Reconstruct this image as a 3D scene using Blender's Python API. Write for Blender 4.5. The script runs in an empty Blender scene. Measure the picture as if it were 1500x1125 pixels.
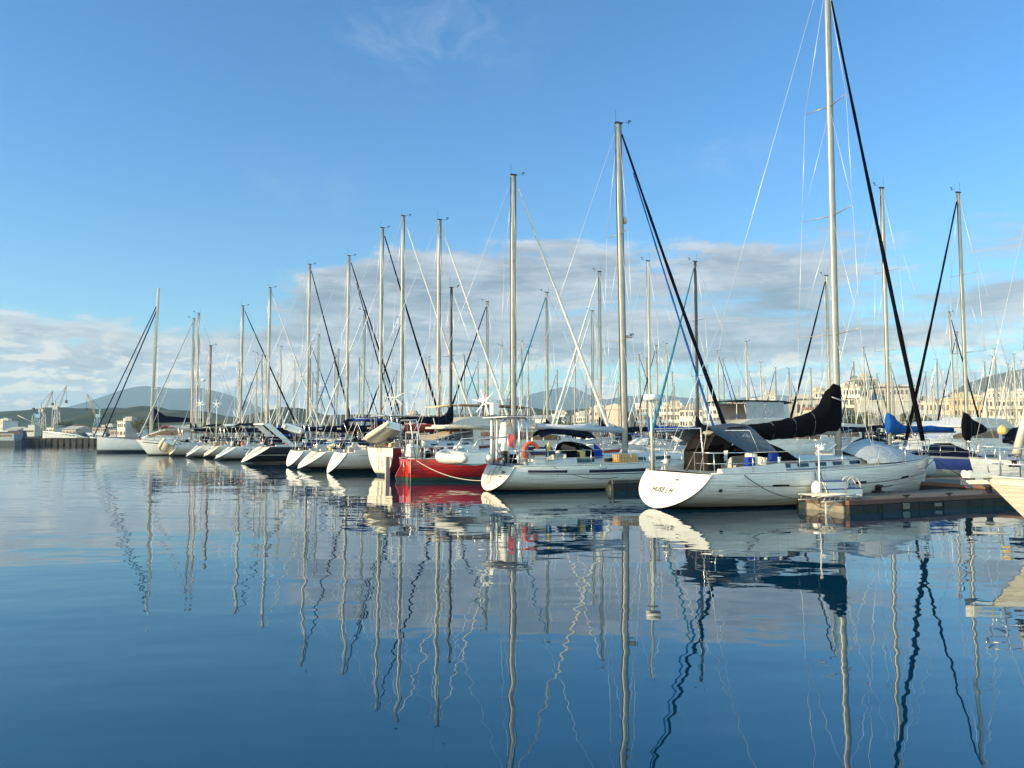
import bpy, bmesh, math, random
from mathutils import Vector, Matrix, noise
random.seed(7)
R = math.radians
S = bpy.context.scene
COL = S.collection

# ------------------------------------------------------------------ camera
CAM_H, F, HOR = 2.3, 1130.0, 636.0          # eye height in metres, focal length and horizon row in photo pixels
cd = bpy.data.cameras.new('camera'); cam = bpy.data.objects.new('camera', cd); COL.objects.link(cam)
cd.sensor_width = 36.0; cd.lens = 36.0 * F / 1500.0; cd.clip_start = 0.1; cd.clip_end = 40000
PITCH = math.atan((HOR - 562.5) / F)
cam.location = (0, 0, CAM_H); cam.rotation_euler = (R(90) + PITCH, 0, 0)
S.camera = cam

# ------------------------------------------------------------------ light
SUN_AZ, SUN_EL = -111.0, 15.0
S.view_settings.view_transform = 'Standard'; S.view_settings.look = 'None'
S.view_settings.gamma = 1.0; S.view_settings.exposure = 0.65; S.view_settings.use_curve_mapping = False
sd = bpy.data.lights.new('sun', 'SUN'); sd.energy = 4.9; sd.angle = R(0.5); sd.color = (1.0, 0.76, 0.43)
sun = bpy.data.objects.new('sun', sd); COL.objects.link(sun)
sv = Vector((math.sin(R(SUN_AZ)) * math.cos(R(SUN_EL)), math.cos(R(SUN_AZ)) * math.cos(R(SUN_EL)), math.sin(R(SUN_EL))))
sun.rotation_euler = sv.to_track_quat('Z', 'Y').to_euler()
sun.location = (-60, -30, 60)

class NT:
    """small helper to write node trees"""
    def __init__(s, tree): s.t = tree; s.n = tree.nodes; s.l = tree.links
    def add(s, typ, inp=None, **kw):
        nd = s.n.new(typ)
        for k, v in kw.items(): setattr(nd, k, v)
        for k, v in (inp or {}).items():
            if isinstance(v, bpy.types.NodeSocket): s.l.new(v, nd.inputs[k])
            else: nd.inputs[k].default_value = v
        return nd
    def m(s, op, a, b=0.0, c=0.0, clamp=False):
        nd = s.n.new('ShaderNodeMath'); nd.operation = op; nd.use_clamp = clamp
        for i, v in enumerate((a, b, c)):
            if isinstance(v, bpy.types.NodeSocket): s.l.new(v, nd.inputs[i])
            else: nd.inputs[i].default_value = v
        return nd.outputs[0]
    def ramp(s, fac, stops, interp='LINEAR'):
        nd = s.n.new('ShaderNodeValToRGB'); nd.color_ramp.interpolation = interp
        e = nd.color_ramp.elements
        while len(e) < len(stops): e.new(0.5)
        for k, (p, c) in enumerate(stops):
            e[k].position = p; e[k].color = tuple(c) + (1,) if len(c) == 3 else c
        s.l.new(fac, nd.inputs[0]); return nd.outputs[0]
    def mix(s, fac, a, b, blend='MIX'):
        nd = s.n.new('ShaderNodeMix'); nd.data_type = 'RGBA'; nd.blend_type = blend
        for k, v in ((0, fac), (6, a), (7, b)):
            if isinstance(v, bpy.types.NodeSocket): s.l.new(v, nd.inputs[k])
            else: nd.inputs[k].default_value = v if k == 0 else (tuple(v) + (1,) if len(v) == 3 else v)
        return nd.outputs[2]
    def ss(s, x, a, b):     # smoothstep of x between a and b
        nd = s.n.new('ShaderNodeMapRange'); nd.interpolation_type = 'SMOOTHSTEP'
        s.l.new(x, nd.inputs[0]); nd.inputs[1].default_value = a; nd.inputs[2].default_value = b
        return nd.outputs[0]

# ------------------------------------------------------------------ world: clear evening sky with a bank of cloud near the horizon
W = bpy.data.worlds.new('World'); S.world = W; W.use_nodes = True
W.node_tree.nodes.clear(); n = NT(W.node_tree)
out = n.add('ShaderNodeOutputWorld')
sky = n.add('ShaderNodeTexSky', sky_type='NISHITA', sun_disc=False, sun_elevation=R(SUN_EL), sun_rotation=R(SUN_AZ),
            air_density=1.0, dust_density=0.35, ozone_density=2.2, altitude=0)
tc = n.add('ShaderNodeTexCoord')
sp = n.add('ShaderNodeSeparateXYZ', {0: tc.outputs['Generated']})
dx, dy, dz = sp.outputs
az = n.m('ARCTAN2', dx, dy)                     # radians, 0 straight ahead, + to the right
el = n.m('ARCSINE', dz)
# cloud layer: view ray projected on a flat layer, so strata flatten towards the horizon
dn = n.m('ADD', n.m('MAXIMUM', dz, 0.0), 0.055)
cx = n.m('DIVIDE', dx, dn); cy = n.m('DIVIDE', dy, dn)
cv = n.add('ShaderNodeCombineXYZ', {0: cx, 1: cy, 2: 0.0}).outputs[0]
def cn(vec, scale, detail, rough, off=(0, 0, 0), dist=0.0):
    mp = n.add('ShaderNodeMapping', {'Vector': vec, 'Location': off})
    return n.add('ShaderNodeTexNoise', {'Vector': mp.outputs[0], 'Scale': scale, 'Detail': detail, 'Roughness': rough, 'Distortion': dist}).outputs['Fac']
n1 = cn(cv, 0.62, 7, 0.60, (3.1, 1.2, 0), 0.25)
n1b = cn(cv, 0.62, 7, 0.60, (3.22, 1.16, 0), 0.25)     # the same field a little towards the sun, for its lit edges
# angular noise for the puffy heads near the horizon
av = n.add('ShaderNodeCombineXYZ', {0: n.m('MULTIPLY', az, 9.0), 1: n.m('MULTIPLY', el, 24.0), 2: 0.4}).outputs[0]
n2 = cn(av, 1.25, 7, 0.62, (2.0, 0.3, 0), 0.2)
n2b = cn(av, 1.25, 7, 0.62, (2.10, 0.18, 0), 0.2)
# top of the bank as a function of azimuth
top = n.m('ADD', 0.130, n.m('MULTIPLY', n.ss(az, -0.42, -0.12), 0.105))
top = n.m('ADD', top, n.m('MULTIPLY', n.m('SUBTRACT', n2, 0.5), 0.10))
lowcut = n.m('SUBTRACT', el, n.m('MULTIPLY', n.ss(az, -0.34, 0.02), 0.066))
band = n.m('MULTIPLY', n.m('SUBTRACT', 1.0, n.ss(n.m('SUBTRACT', el, top), -0.045, 0.030)), n.ss(lowcut, 0.008, 0.050))
right_clear = n.m('SUBTRACT', 1.0, n.m('MULTIPLY', n.ss(az, 0.30, 0.50), 0.55))
band = n.m('MULTIPLY', band, right_clear)
sv_ = n.add('ShaderNodeCombineXYZ', {0: n.m('MULTIPLY', az, 3.2), 1: n.m('MULTIPLY', el, 30.0), 2: 5.1}).outputs[0]
n4 = cn(sv_, 1.3, 6, 0.62, (1.0, 0.7, 0), 0.5)          # long thin strata inside the bank
dens = n.m('ADD', n.m('ADD', n.m('SUBTRACT', n1, 0.5), n.m('MULTIPLY', n.m('SUBTRACT', n4, 0.5), 0.45)), n.m('MULTIPLY', band, 0.355))
c1 = n.m('MULTIPLY', n.ss(dens, 0.06, 0.26), n.ss(band, 0.02, 0.30))
# low cumulus heads
lowm = n.m('MULTIPLY', n.m('SUBTRACT', 1.0, n.ss(el, 0.045, 0.15)), n.ss(el, -0.03, 0.01))
c2 = n.m('MULTIPLY', n.ss(n.m('ADD', n2, n.m('MULTIPLY', lowm, 0.13)), 0.54, 0.65), lowm)
# thin wisps high up
wv = n.add('ShaderNodeCombineXYZ', {0: n.m('MULTIPLY', az, 5.0), 1: n.m('MULTIPLY', el, 9.0), 2: 1.7}).outputs[0]
n3 = cn(wv, 1.9, 9, 0.66, (0.6, 2.2, 0), 0.9)
def blob(a0, e0, ra, re):
    a_ = n.m('DIVIDE', n.m('SUBTRACT', az, a0), ra); e_ = n.m('DIVIDE', n.m('SUBTRACT', el, e0), re)
    d_ = n.m('SQRT', n.m('ADD', n.m('MULTIPLY', a_, a_), n.m('MULTIPLY', e_, e_)))
    return n.m('SUBTRACT', 1.0, n.ss(d_, 0.1, 1.0))
wm = n.m('MAXIMUM', blob(-0.12, 0.50, 0.24, 0.13), n.m('MULTIPLY', blob(0.27, 0.345, 0.14, 0.05), 0.8))
wm = n.m('MAXIMUM', wm, n.m('MULTIPLY', blob(-0.28, 0.30, 0.12, 0.10), 0.55))
wm = n.m('MAXIMUM', wm, n.m('MULTIPLY', blob(0.02, 0.262, 0.20, 0.035), 0.6))
c3 = n.m('MULTIPLY', n.m('MULTIPLY', n.ss(n3, 0.42, 0.85), wm), 0.21)
# lit edges
lit1 = n.ss(n.m('SUBTRACT', n1, n1b), -0.02, 0.05)
edge = n.m('SUBTRACT', 1.0, n.ss(dens, 0.12, 0.42))
lit1 = n.m('ADD', n.m('MULTIPLY', lit1, 0.45), n.m('MULTIPLY', edge, 0.45), clamp=True)
lit1 = n.m('ADD', lit1, n.m('MULTIPLY', n.m('SUBTRACT', 1.0, n.ss(az, -0.40, 0.05)), 0.25), clamp=True)
lit1 = n.m('ADD', n.m('MULTIPLY', lit1, 0.70), n.m('MULTIPLY', n.m('SUBTRACT', n4, 0.47), 2.2), clamp=True)
colc1 = n.mix(lit1, (1.75, 2.35, 3.15), (6.3, 6.5, 6.9))
lit2 = n.ss(n.m('SUBTRACT', n2, n2b), -0.03, 0.06)
colc2 = n.mix(lit2, (4.2, 5.4, 6.6), (10.0, 9.0, 7.6))
# deepen the blue a little and keep the low sky pale
hs = n.add('ShaderNodeHueSaturation', {'Saturation': 1.12, 'Value': 1.0, 'Color': sky.outputs[0]}).outputs[0]
grad = n.ramp(n.m('MULTIPLY', el, 1.0 / 0.9, clamp=True), [(0.0, (1.15, 1.62, 1.68)), (0.12, (0.98, 1.50, 1.72)), (0.40, (0.76, 1.48, 1.93)), (1.0, (0.50, 1.40, 1.80))])
base = n.mix(1.0, hs, grad, 'MULTIPLY')
rear_fill = n.ss(n.m('MULTIPLY', dy, -1.0), 0.0, 0.7)       # unseen sky behind the camera, boosted and warmed as added fill for shaded hulls
s1 = n.mix(n.m('MULTIPLY', c1, 0.93), base, colc1)
s2 = n.mix(n.m('MULTIPLY', c2, 0.92), s1, colc2)
s3 = n.mix(c3, s2, (7.2, 7.9, 8.8))
s3 = n.mix(1.0, s3, n.mix(rear_fill, (1, 1, 1), (6.0, 3.7, 2.15)), 'MULTIPLY')
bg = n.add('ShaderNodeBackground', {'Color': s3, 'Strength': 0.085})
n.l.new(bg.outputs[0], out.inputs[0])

S.render.engine = 'CYCLES'
S.cycles.use_denoising = True
S.cycles.max_bounces = 6; S.cycles.diffuse_bounces = 2; S.cycles.glossy_bounces = 4; S.cycles.transparent_max_bounces = 8
S.cycles.volume_bounces = 0; S.cycles.caustics_reflective = False; S.cycles.caustics_refractive = False

# ------------------------------------------------------------------ materials
MATS = {}
def mat(name, col, rough=0.5, metal=0.0, spec=0.5, var=0.0, vscale=3.0, bump=0.0, bscale=8.0, coat=0.0, col2=None, emit=None):
    if name in MATS: return MATS[name]
    M = bpy.data.materials.new(name); M.use_nodes = True; M.node_tree.nodes.clear(); t = NT(M.node_tree)
    o = t.add('ShaderNodeOutputMaterial'); b = t.add('ShaderNodeBsdfPrincipled', {'Roughness': rough, 'Metallic': metal, 'Specular IOR Level': spec, 'Coat Weight': coat})
    t.l.new(b.outputs[0], o.inputs[0])
    tco = t.add('ShaderNodeTexCoord').outputs['Object']
    c = tuple(col) + (1,)
    if var > 0 or col2:
        nz = t.add('ShaderNodeTexNoise', {'Vector': tco, 'Scale': vscale, 'Detail': 5, 'Roughness': 0.6}).outputs['Fac']
        c2 = col2 or tuple(max(0, x * (1 - var)) for x in col)
        cc = t.ramp(nz, [(0.35, c2), (0.62, col)])
        t.l.new(cc, b.inputs['Base Color'])
    else: b.inputs['Base Color'].default_value = c
    if bump > 0:
        nb = t.add('ShaderNodeTexNoise', {'Vector': tco, 'Scale': bscale, 'Detail': 4}).outputs['Fac']
        bp = t.add('ShaderNodeBump', {'Height': nb, 'Strength': 1.0, 'Distance': bump}); t.l.new(bp.outputs[0], b.inputs['Normal'])
    if emit: b.inputs['Emission Color'].default_value = c; b.inputs['Emission Strength'].default_value = emit
    MATS[name] = M; return M

def hull_mat(name, col, boot=(0.012, 0.018, 0.02), bz=0.10, grime=0.22, line=None, rough=0.10):
    """painted hull: topside colour, antifouling below z = bz, a band of grime just above it"""
    if name in MATS: return MATS[name]
    M = bpy.data.materials.new(name); M.use_nodes = True; M.node_tree.nodes.clear(); t = NT(M.node_tree)
    o = t.add('ShaderNodeOutputMaterial'); b = t.add('ShaderNodeBsdfPrincipled', {'Roughness': rough, 'Coat Weight': 0.4, 'Coat Roughness': 0.1})
    t.l.new(b.outputs[0], o.inputs[0])
    tco = t.add('ShaderNodeTexCoord').outputs['Object']
    z = t.add('ShaderNodeSeparateXYZ', {0: tco}).outputs[2]
    mp = t.add('ShaderNodeMapping', {'Vector': tco, 'Scale': (0.9, 0.9, 5.0)}).outputs[0]
    nz = t.add('ShaderNodeTexNoise', {'Vector': mp, 'Scale': 1.6, 'Detail': 6, 'Roughness': 0.62}).outputs['Fac']
    mp2 = t.add('ShaderNodeMapping', {'Vector': tco, 'Scale': (6, 6, 0.5)}).outputs[0]
    st = t.add('ShaderNodeTexNoise', {'Vector': mp2, 'Scale': 2.0, 'Detail': 3}).outputs['Fac']
    c = t.mix(t.m('MULTIPLY', t.ss(nz, 0.42, 0.7), 0.45), col, tuple(x * 0.80 for x in col))
    c = t.mix(t.m('MULTIPLY', t.ss(st, 0.55, 0.72), 0.42), c, tuple(x * y for x, y in zip(col, (0.72, 0.66, 0.52))))
    mp3 = t.add('ShaderNodeMapping', {'Vector': tco, 'Rotation': (0, R(14), 0), 'Scale': (0.55, 0.4, 9.0)}).outputs[0]
    uf = t.add('ShaderNodeTexNoise', {'Vector': mp3, 'Scale': 1.5, 'Detail': 3, 'Roughness': 0.55}).outputs['Fac']
    bp = t.add('ShaderNodeBump', {'Height': uf, 'Strength': 1.0, 'Distance': 0.030}); t.l.new(bp.outputs[0], b.inputs['Normal'])
    zz = t.m('ADD', z, t.m('MULTIPLY', t.m('SUBTRACT', nz, 0.5), 0.10))
    g = t.m('SUBTRACT', 1.0, t.ss(zz, bz, bz + grime))
    c = t.mix(t.m('MULTIPLY', g, 0.8), c, (0.30 * col[0] + 0.02, 0.29 * col[1] + 0.02, 0.18 * col[2] + 0.01))
    if line:
        for z0, z1, lc in line:
            k = t.m('MULTIPLY', t.m('GREATER_THAN', z, z0), t.m('LESS_THAN', z, z1)); c = t.mix(k, c, lc)
    zb = t.m('ADD', z, t.m('MULTIPLY', t.m('SUBTRACT', nz, 0.5), 0.02))
    c = t.mix(t.m('LESS_THAN', zb, bz), c, boot)
    t.l.new(c, b.inputs['Base Color'])
    MATS[name] = M; return M

WHITE = hull_mat('hull_white', (0.74, 0.75, 0.74))
WHITE2 = hull_mat('hull_white_green_boot', (0.74, 0.74, 0.71), boot=(0.008, 0.016, 0.014), bz=0.09, grime=0.42)
WHITE_FAR = hull_mat('hull_offwhite', (0.66, 0.67, 0.66))
CREAM = hull_mat('hull_cream', (0.74, 0.70, 0.58), bz=0.16)
RED = hull_mat('hull_red', (0.50, 0.014, 0.012), boot=(0.05, 0.10, 0.075), bz=0.17, grime=0.10)
MAROON = hull_mat('hull_maroon', (0.22, 0.012, 0.018), bz=0.18)
BLACKH = hull_mat('hull_black', (0.02, 0.022, 0.03), boot=(0.5, 0.5, 0.45), bz=0.12, grime=0.02, line=[(0.62, 0.68, (0.6, 0.6, 0.6))])
GREYH = hull_mat('hull_grey', (0.42, 0.43, 0.44))
NAVYH = hull_mat('hull_navy', (0.03, 0.05, 0.16))
gel = mat('gelcoat', (0.56, 0.57, 0.56), 0.32, var=0.16, vscale=2.5)
gelc = mat('gelcoat_cream', (0.74, 0.72, 0.64), 0.35, var=0.14, vscale=2.5)
gelf = mat('gelcoat_dark', (0.36, 0.37, 0.37), 0.4, var=0.25, vscale=1.2)  # darker, more mottled gelcoat for the boats farther back
deckm = mat('deck_nonskid', (0.33, 0.33, 0.31), 0.6, var=0.15, vscale=6)
teak = mat('teak', (0.30, 0.20, 0.12), 0.7, var=0.3, vscale=9)
glassm = mat('dark_glass', (0.012, 0.016, 0.022), 0.08, spec=0.6)
alu = mat('mast_aluminium', (0.37, 0.355, 0.31), 0.38, metal=0.25, var=0.18, vscale=2.2)
aluw = mat('mast_white', (0.52, 0.50, 0.45), 0.4, var=0.12, vscale=2.0)
wood = mat('mast_wood', (0.30, 0.14, 0.06), 0.5, var=0.3)
carbon = mat('mast_dark', (0.05, 0.045, 0.04), 0.4, var=0.3)
steel = mat('stainless', (0.62, 0.62, 0.60), 0.25, metal=0.8)
wire = mat('rigging_wire', (0.62, 0.64, 0.66), 0.35, metal=0.3)
rope = mat('rope_dark', (0.03, 0.03, 0.035), 0.85)
ropew = mat('rope_white', (0.62, 0.58, 0.50), 0.85, var=0.3, vscale=20)
def canvas(name, col, var=0.3): return mat(name, col, 0.95, spec=0.05, var=var, vscale=1.8, bump=0.05, bscale=4)
cnavy = canvas('canvas_navy', (0.005, 0.008, 0.024)); cblack = canvas('canvas_black', (0.0035, 0.004, 0.0065))
cblue = canvas('canvas_blue', (0.012, 0.10, 0.38)); croyal = canvas('canvas_royal', (0.02, 0.05, 0.30))
cred = canvas('canvas_red', (0.34, 0.05, 0.045)); cgrey = canvas('canvas_grey', (0.085, 0.105, 0.135), 0.12)
cwhite = canvas('canvas_white', (0.66, 0.66, 0.64), 0.15); cbeige = canvas('canvas_beige', (0.50, 0.42, 0.31), 0.15)
cgreen = canvas('canvas_green', (0.012, 0.05, 0.045)); cteal = canvas('canvas_teal', (0.02, 0.18, 0.30)); cbrown = canvas('canvas_brown', (0.022, 0.020, 0.018))
cyell = canvas('canvas_yellow', (0.66, 0.50, 0.20)); clight = canvas('canvas_lightgrey', (0.36, 0.39, 0.44), 0.15)
orange = mat('buoy_orange', (0.72, 0.09, 0.03), 0.5); yellow = mat('yellow_plastic', (0.70, 0.50, 0.06), 0.5)
hyp = mat('inflatable_grey', (0.55, 0.56, 0.54), 0.55, var=0.15); hypc = mat('inflatable_cream', (0.66, 0.62, 0.50), 0.55, var=0.15)
blackp = mat('black_plastic', (0.012, 0.012, 0.014), 0.35); white = mat('white_paint', (0.78, 0.78, 0.75), 0.4, var=0.08)
redp = mat('red_paint', (0.55, 0.03, 0.03), 0.45); bluep = mat('blue_paint', (0.02, 0.06, 0.25), 0.45)
solar = mat('solar_panel', (0.02, 0.02, 0.05), 0.15)

# ------------------------------------------------------------------ mesh helpers
def V(*a): return Vector(a)
class MB:
    def __init__(s): s.v = []; s.f = []; s.mi = []; s.sm = []
    def quad(s, idx, m=0, smooth=False): s.f.append(tuple(idx)); s.mi.append(m); s.sm.append(smooth)
    def poly(s, pts, m=0):
        b = len(s.v); s.v += [tuple(p) for p in pts]; s.quad(range(b, b + len(pts)), m); return s
    def box(s, c, d, rot=None, m=0, taper=1.0):
        x, y, z = (k / 2 for k in d); b = len(s.v); c = Vector(c)
        for sz in (-1, 1):
            k = taper if sz > 0 else 1
            for sx, sy in ((-1, -1), (1, -1), (1, 1), (-1, 1)):
                p = Vector((sx * x * k, sy * y * k, sz * z))
                if rot is not None: p = rot @ p
                s.v.append(tuple(c + p))
        for q in ((0, 3, 2, 1), (4, 5, 6, 7), (0, 1, 5, 4), (1, 2, 6, 5), (2, 3, 7, 6), (3, 0, 4, 7)): s.quad([b + i for i in q], m)
        return s
    def loft(s, rings, m=0, close=True, caps=True, smooth=True):
        b = len(s.v); k = len(rings[0])
        for r in rings: s.v += [tuple(p) for p in r]
        for i in range(len(rings) - 1):
            for j in range(k if close else k - 1):
                j2 = (j + 1) % k
                s.quad((b + i * k + j, b + i * k + j2, b + (i + 1) * k + j2, b + (i + 1) * k + j), m, smooth)
        if caps and close:
            s.quad([b + j for j in range(k)][::-1], m); s.quad([b + (len(rings) - 1) * k + j for j in range(k)], m)
        return s
    def tube(s, pts, r, k=6, m=0, flat=None, smooth=True):
        """r: radius or list; flat=(fx): squash factor of the second axis"""
        pts = [Vector(p) for p in pts]; rings = []; up = None
        for i, p in enumerate(pts):
            d = (pts[min(i + 1, len(pts) - 1)] - pts[max(i - 1, 0)])
            if d.length < 1e-9: d = Vector((0, 0, 1))
            d.normalize()
            if up is None:
                a = Vector((1, 0, 0)) if abs(d.x) < 0.9 else Vector((0, 0, 1))
            else: a = up
            u = (a - d * a.dot(d)); u.normalize(); w = d.cross(u); up = u
            rr = r[i] if isinstance(r, (list, tuple)) else r
            fy = flat or 1.0
            rings.append([p + u * math.cos(2 * math.pi * j / k) * rr + w * math.sin(2 * math.pi * j / k) * rr * fy for j in range(k)])
        return s.loft(rings, m, smooth=smooth)
    def lathe(s, c, prof, k=16, m=0, axis='z'):
        c = Vector(c); rings = []
        for r, z in prof:
            ring = []
            for j in range(k):
                a = 2 * math.pi * j / k; p = (r * math.cos(a), r * math.sin(a), z)
                if axis == 'x': p = (p[2], p[0], p[1])
                if axis == 'y': p = (p[1], p[2], p[0])
                ring.append(c + Vector(p))
            rings.append(ring)
        return s.loft(rings, m)
    def build(s, name, mats, parent=None, loc=None, rz=None, bevel=0.0):
        me = bpy.data.meshes.new(name); me.from_pydata(s.v, [], s.f)
        for mt in (mats if isinstance(mats, (list, tuple)) else [mats]): me.materials.append(mt)
        me.polygons.foreach_set('material_index', s.mi); me.polygons.foreach_set('use_smooth', s.sm)
        me.update()
        o = bpy.data.objects.new(name, me); COL.objects.link(o)
        if parent: o.parent = parent
        if loc is not None: o.location = loc
        if rz is not None: o.rotation_euler = (0, 0, rz)
        if bevel:
            md = o.modifiers.new('bevel', 'BEVEL'); md.width = bevel; md.segments = 2; md.limit_method = 'ANGLE'
        return o
def thing(name, label, cat, loc=(0, 0, 0), rz=0.0, group=None):
    o = bpy.data.objects.new(name, None); COL.objects.link(o); o.empty_display_size = 0.3
    o.location = loc; o.rotation_euler = (0, 0, rz); o['label'] = label; o['category'] = cat
    if group: o['group'] = group
    return o
def tag(o, label, cat, group=None):
    o['label'] = label; o['category'] = cat
    if group: o['group'] = group
    return o
def struct(o): o['kind'] = 'structure'; return o
def copy_tree(o, parent=None):
    c = o.copy(); COL.objects.link(c)
    if parent: c.parent = parent
    for ch in o.children: copy_tree(ch, c)
    return c
def text_mesh(name, body, size, m, parent, loc, rot, shear=0.0):
    cu = bpy.data.curves.new(name, 'FONT'); cu.body = body; cu.size = size; cu.align_x = 'CENTER'; cu.align_y = 'CENTER'; cu.shear = shear; cu.extrude = 0.003; cu.offset = size * 0.018; cu.space_character = 1.12
    t = bpy.data.objects.new(name, cu); COL.objects.link(t)
    dg = bpy.context.evaluated_depsgraph_get(); me = bpy.data.meshes.new_from_object(t.evaluated_get(dg))
    bpy.data.objects.remove(t); me.materials.clear(); me.materials.append(m)
    o = bpy.data.objects.new(name, me); COL.objects.link(o); o.parent = parent; o.location = loc; o.rotation_euler = rot
    return o
def wat(px, py):            # the point of the water surface seen at a photo pixel
    Y = CAM_H * F / (py - HOR); return ((px - 750) / F * Y, Y)
def zat(py, Y): return CAM_H + (HOR - py) / F * Y       # height of what stands at distance Y and shows at row py
def lerp(a, b, t): return a + (b - a) * t
def interp(tab, x):
    if x <= tab[0][0]: return tab[0][1:]
    for a, b in zip(tab, tab[1:]):
        if x <= b[0]:
            t = (x - a[0]) / (b[0] - a[0]); return tuple(lerp(p, q, t) for p, q in zip(a[1:], b[1:]))
    return tab[-1][1:]
# ------------------------------------------------------------------ water
def make_water():
    mb = MB(); mb.poly([(-9000, -300, 0), (9000, -300, 0), (9000, 12000, 0), (-9000, 12000, 0)])
    M = bpy.data.materials.new('sea_water'); M.use_nodes = True; M.node_tree.nodes.clear(); t = NT(M.node_tree)
    o = t.add('ShaderNodeOutputMaterial')
    b = t.add('ShaderNodeBsdfPrincipled', {'Base Color': (0.000, 0.032, 0.066, 1), 'Roughness': 0.012, 'Specular Tint': (0.70, 0.97, 1.0, 1), 'IOR': 2.05, 'Specular IOR Level': 0.5})
    t.l.new(b.outputs[0], o.inputs[0])
    tco = t.add('ShaderNodeTexCoord').outputs['Object']
    def nz(sx, sy, sc, det, off=0.0, rot=0.0, rough=0.5):
        mp = t.add('ShaderNodeMapping', {'Vector': tco, 'Location': (off, off * .7, off), 'Rotation': (0, 0, rot), 'Scale': (sx, sy, 1)}).outputs[0]
        return t.add('ShaderNodeTexNoise', {'Vector': mp, 'Scale': sc, 'Detail': det, 'Roughness': rough}).outputs['Fac']
    sx = t.add('ShaderNodeSeparateXYZ', {0: tco}).outputs
    swell = nz(0.45, 1.0, 0.42, 1, 3.0, 0.25)           # long soft undulation
    mid = nz(0.55, 1.0, 1.5, 1.5, 9.0, -0.2)
    rip = nz(0.45, 1.0, 5.0, 2, 20.0, 0.1)
    patch = t.ss(nz(0.3, 1.0, 0.05, 2, 40.0), 0.42, 0.62)   # breeze patches
    left = t.ss(t.m('SUBTRACT', t.m('MULTIPLY', sx[0], -1.0), t.m('MULTIPLY', sx[1], 0.18)), 0.0, 22.0)
    k = t.m('ADD', 0.22, t.m('ADD', t.m('MULTIPLY', patch, 0.30), t.m('MULTIPLY', left, 1.5)))
    h = t.m('ADD', t.m('MULTIPLY', swell, WAVE[0]), t.m('MULTIPLY', mid, t.m('ADD', WAVE[1], t.m('MULTIPLY', left, 0.006))))
    h = t.m('ADD', h, t.m('MULTIPLY', t.m('MULTIPLY', rip, k), WAVE[2]))
    bp = t.add('ShaderNodeBump', {'Height': h, 'Strength': 1.0, 'Distance': 1.0}); t.l.new(bp.outputs[0], b.inputs['Normal'])
    return struct(mb.build('water', M))
WAVE = (0.026, 0.0070, 0.0011)
make_water()

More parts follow.
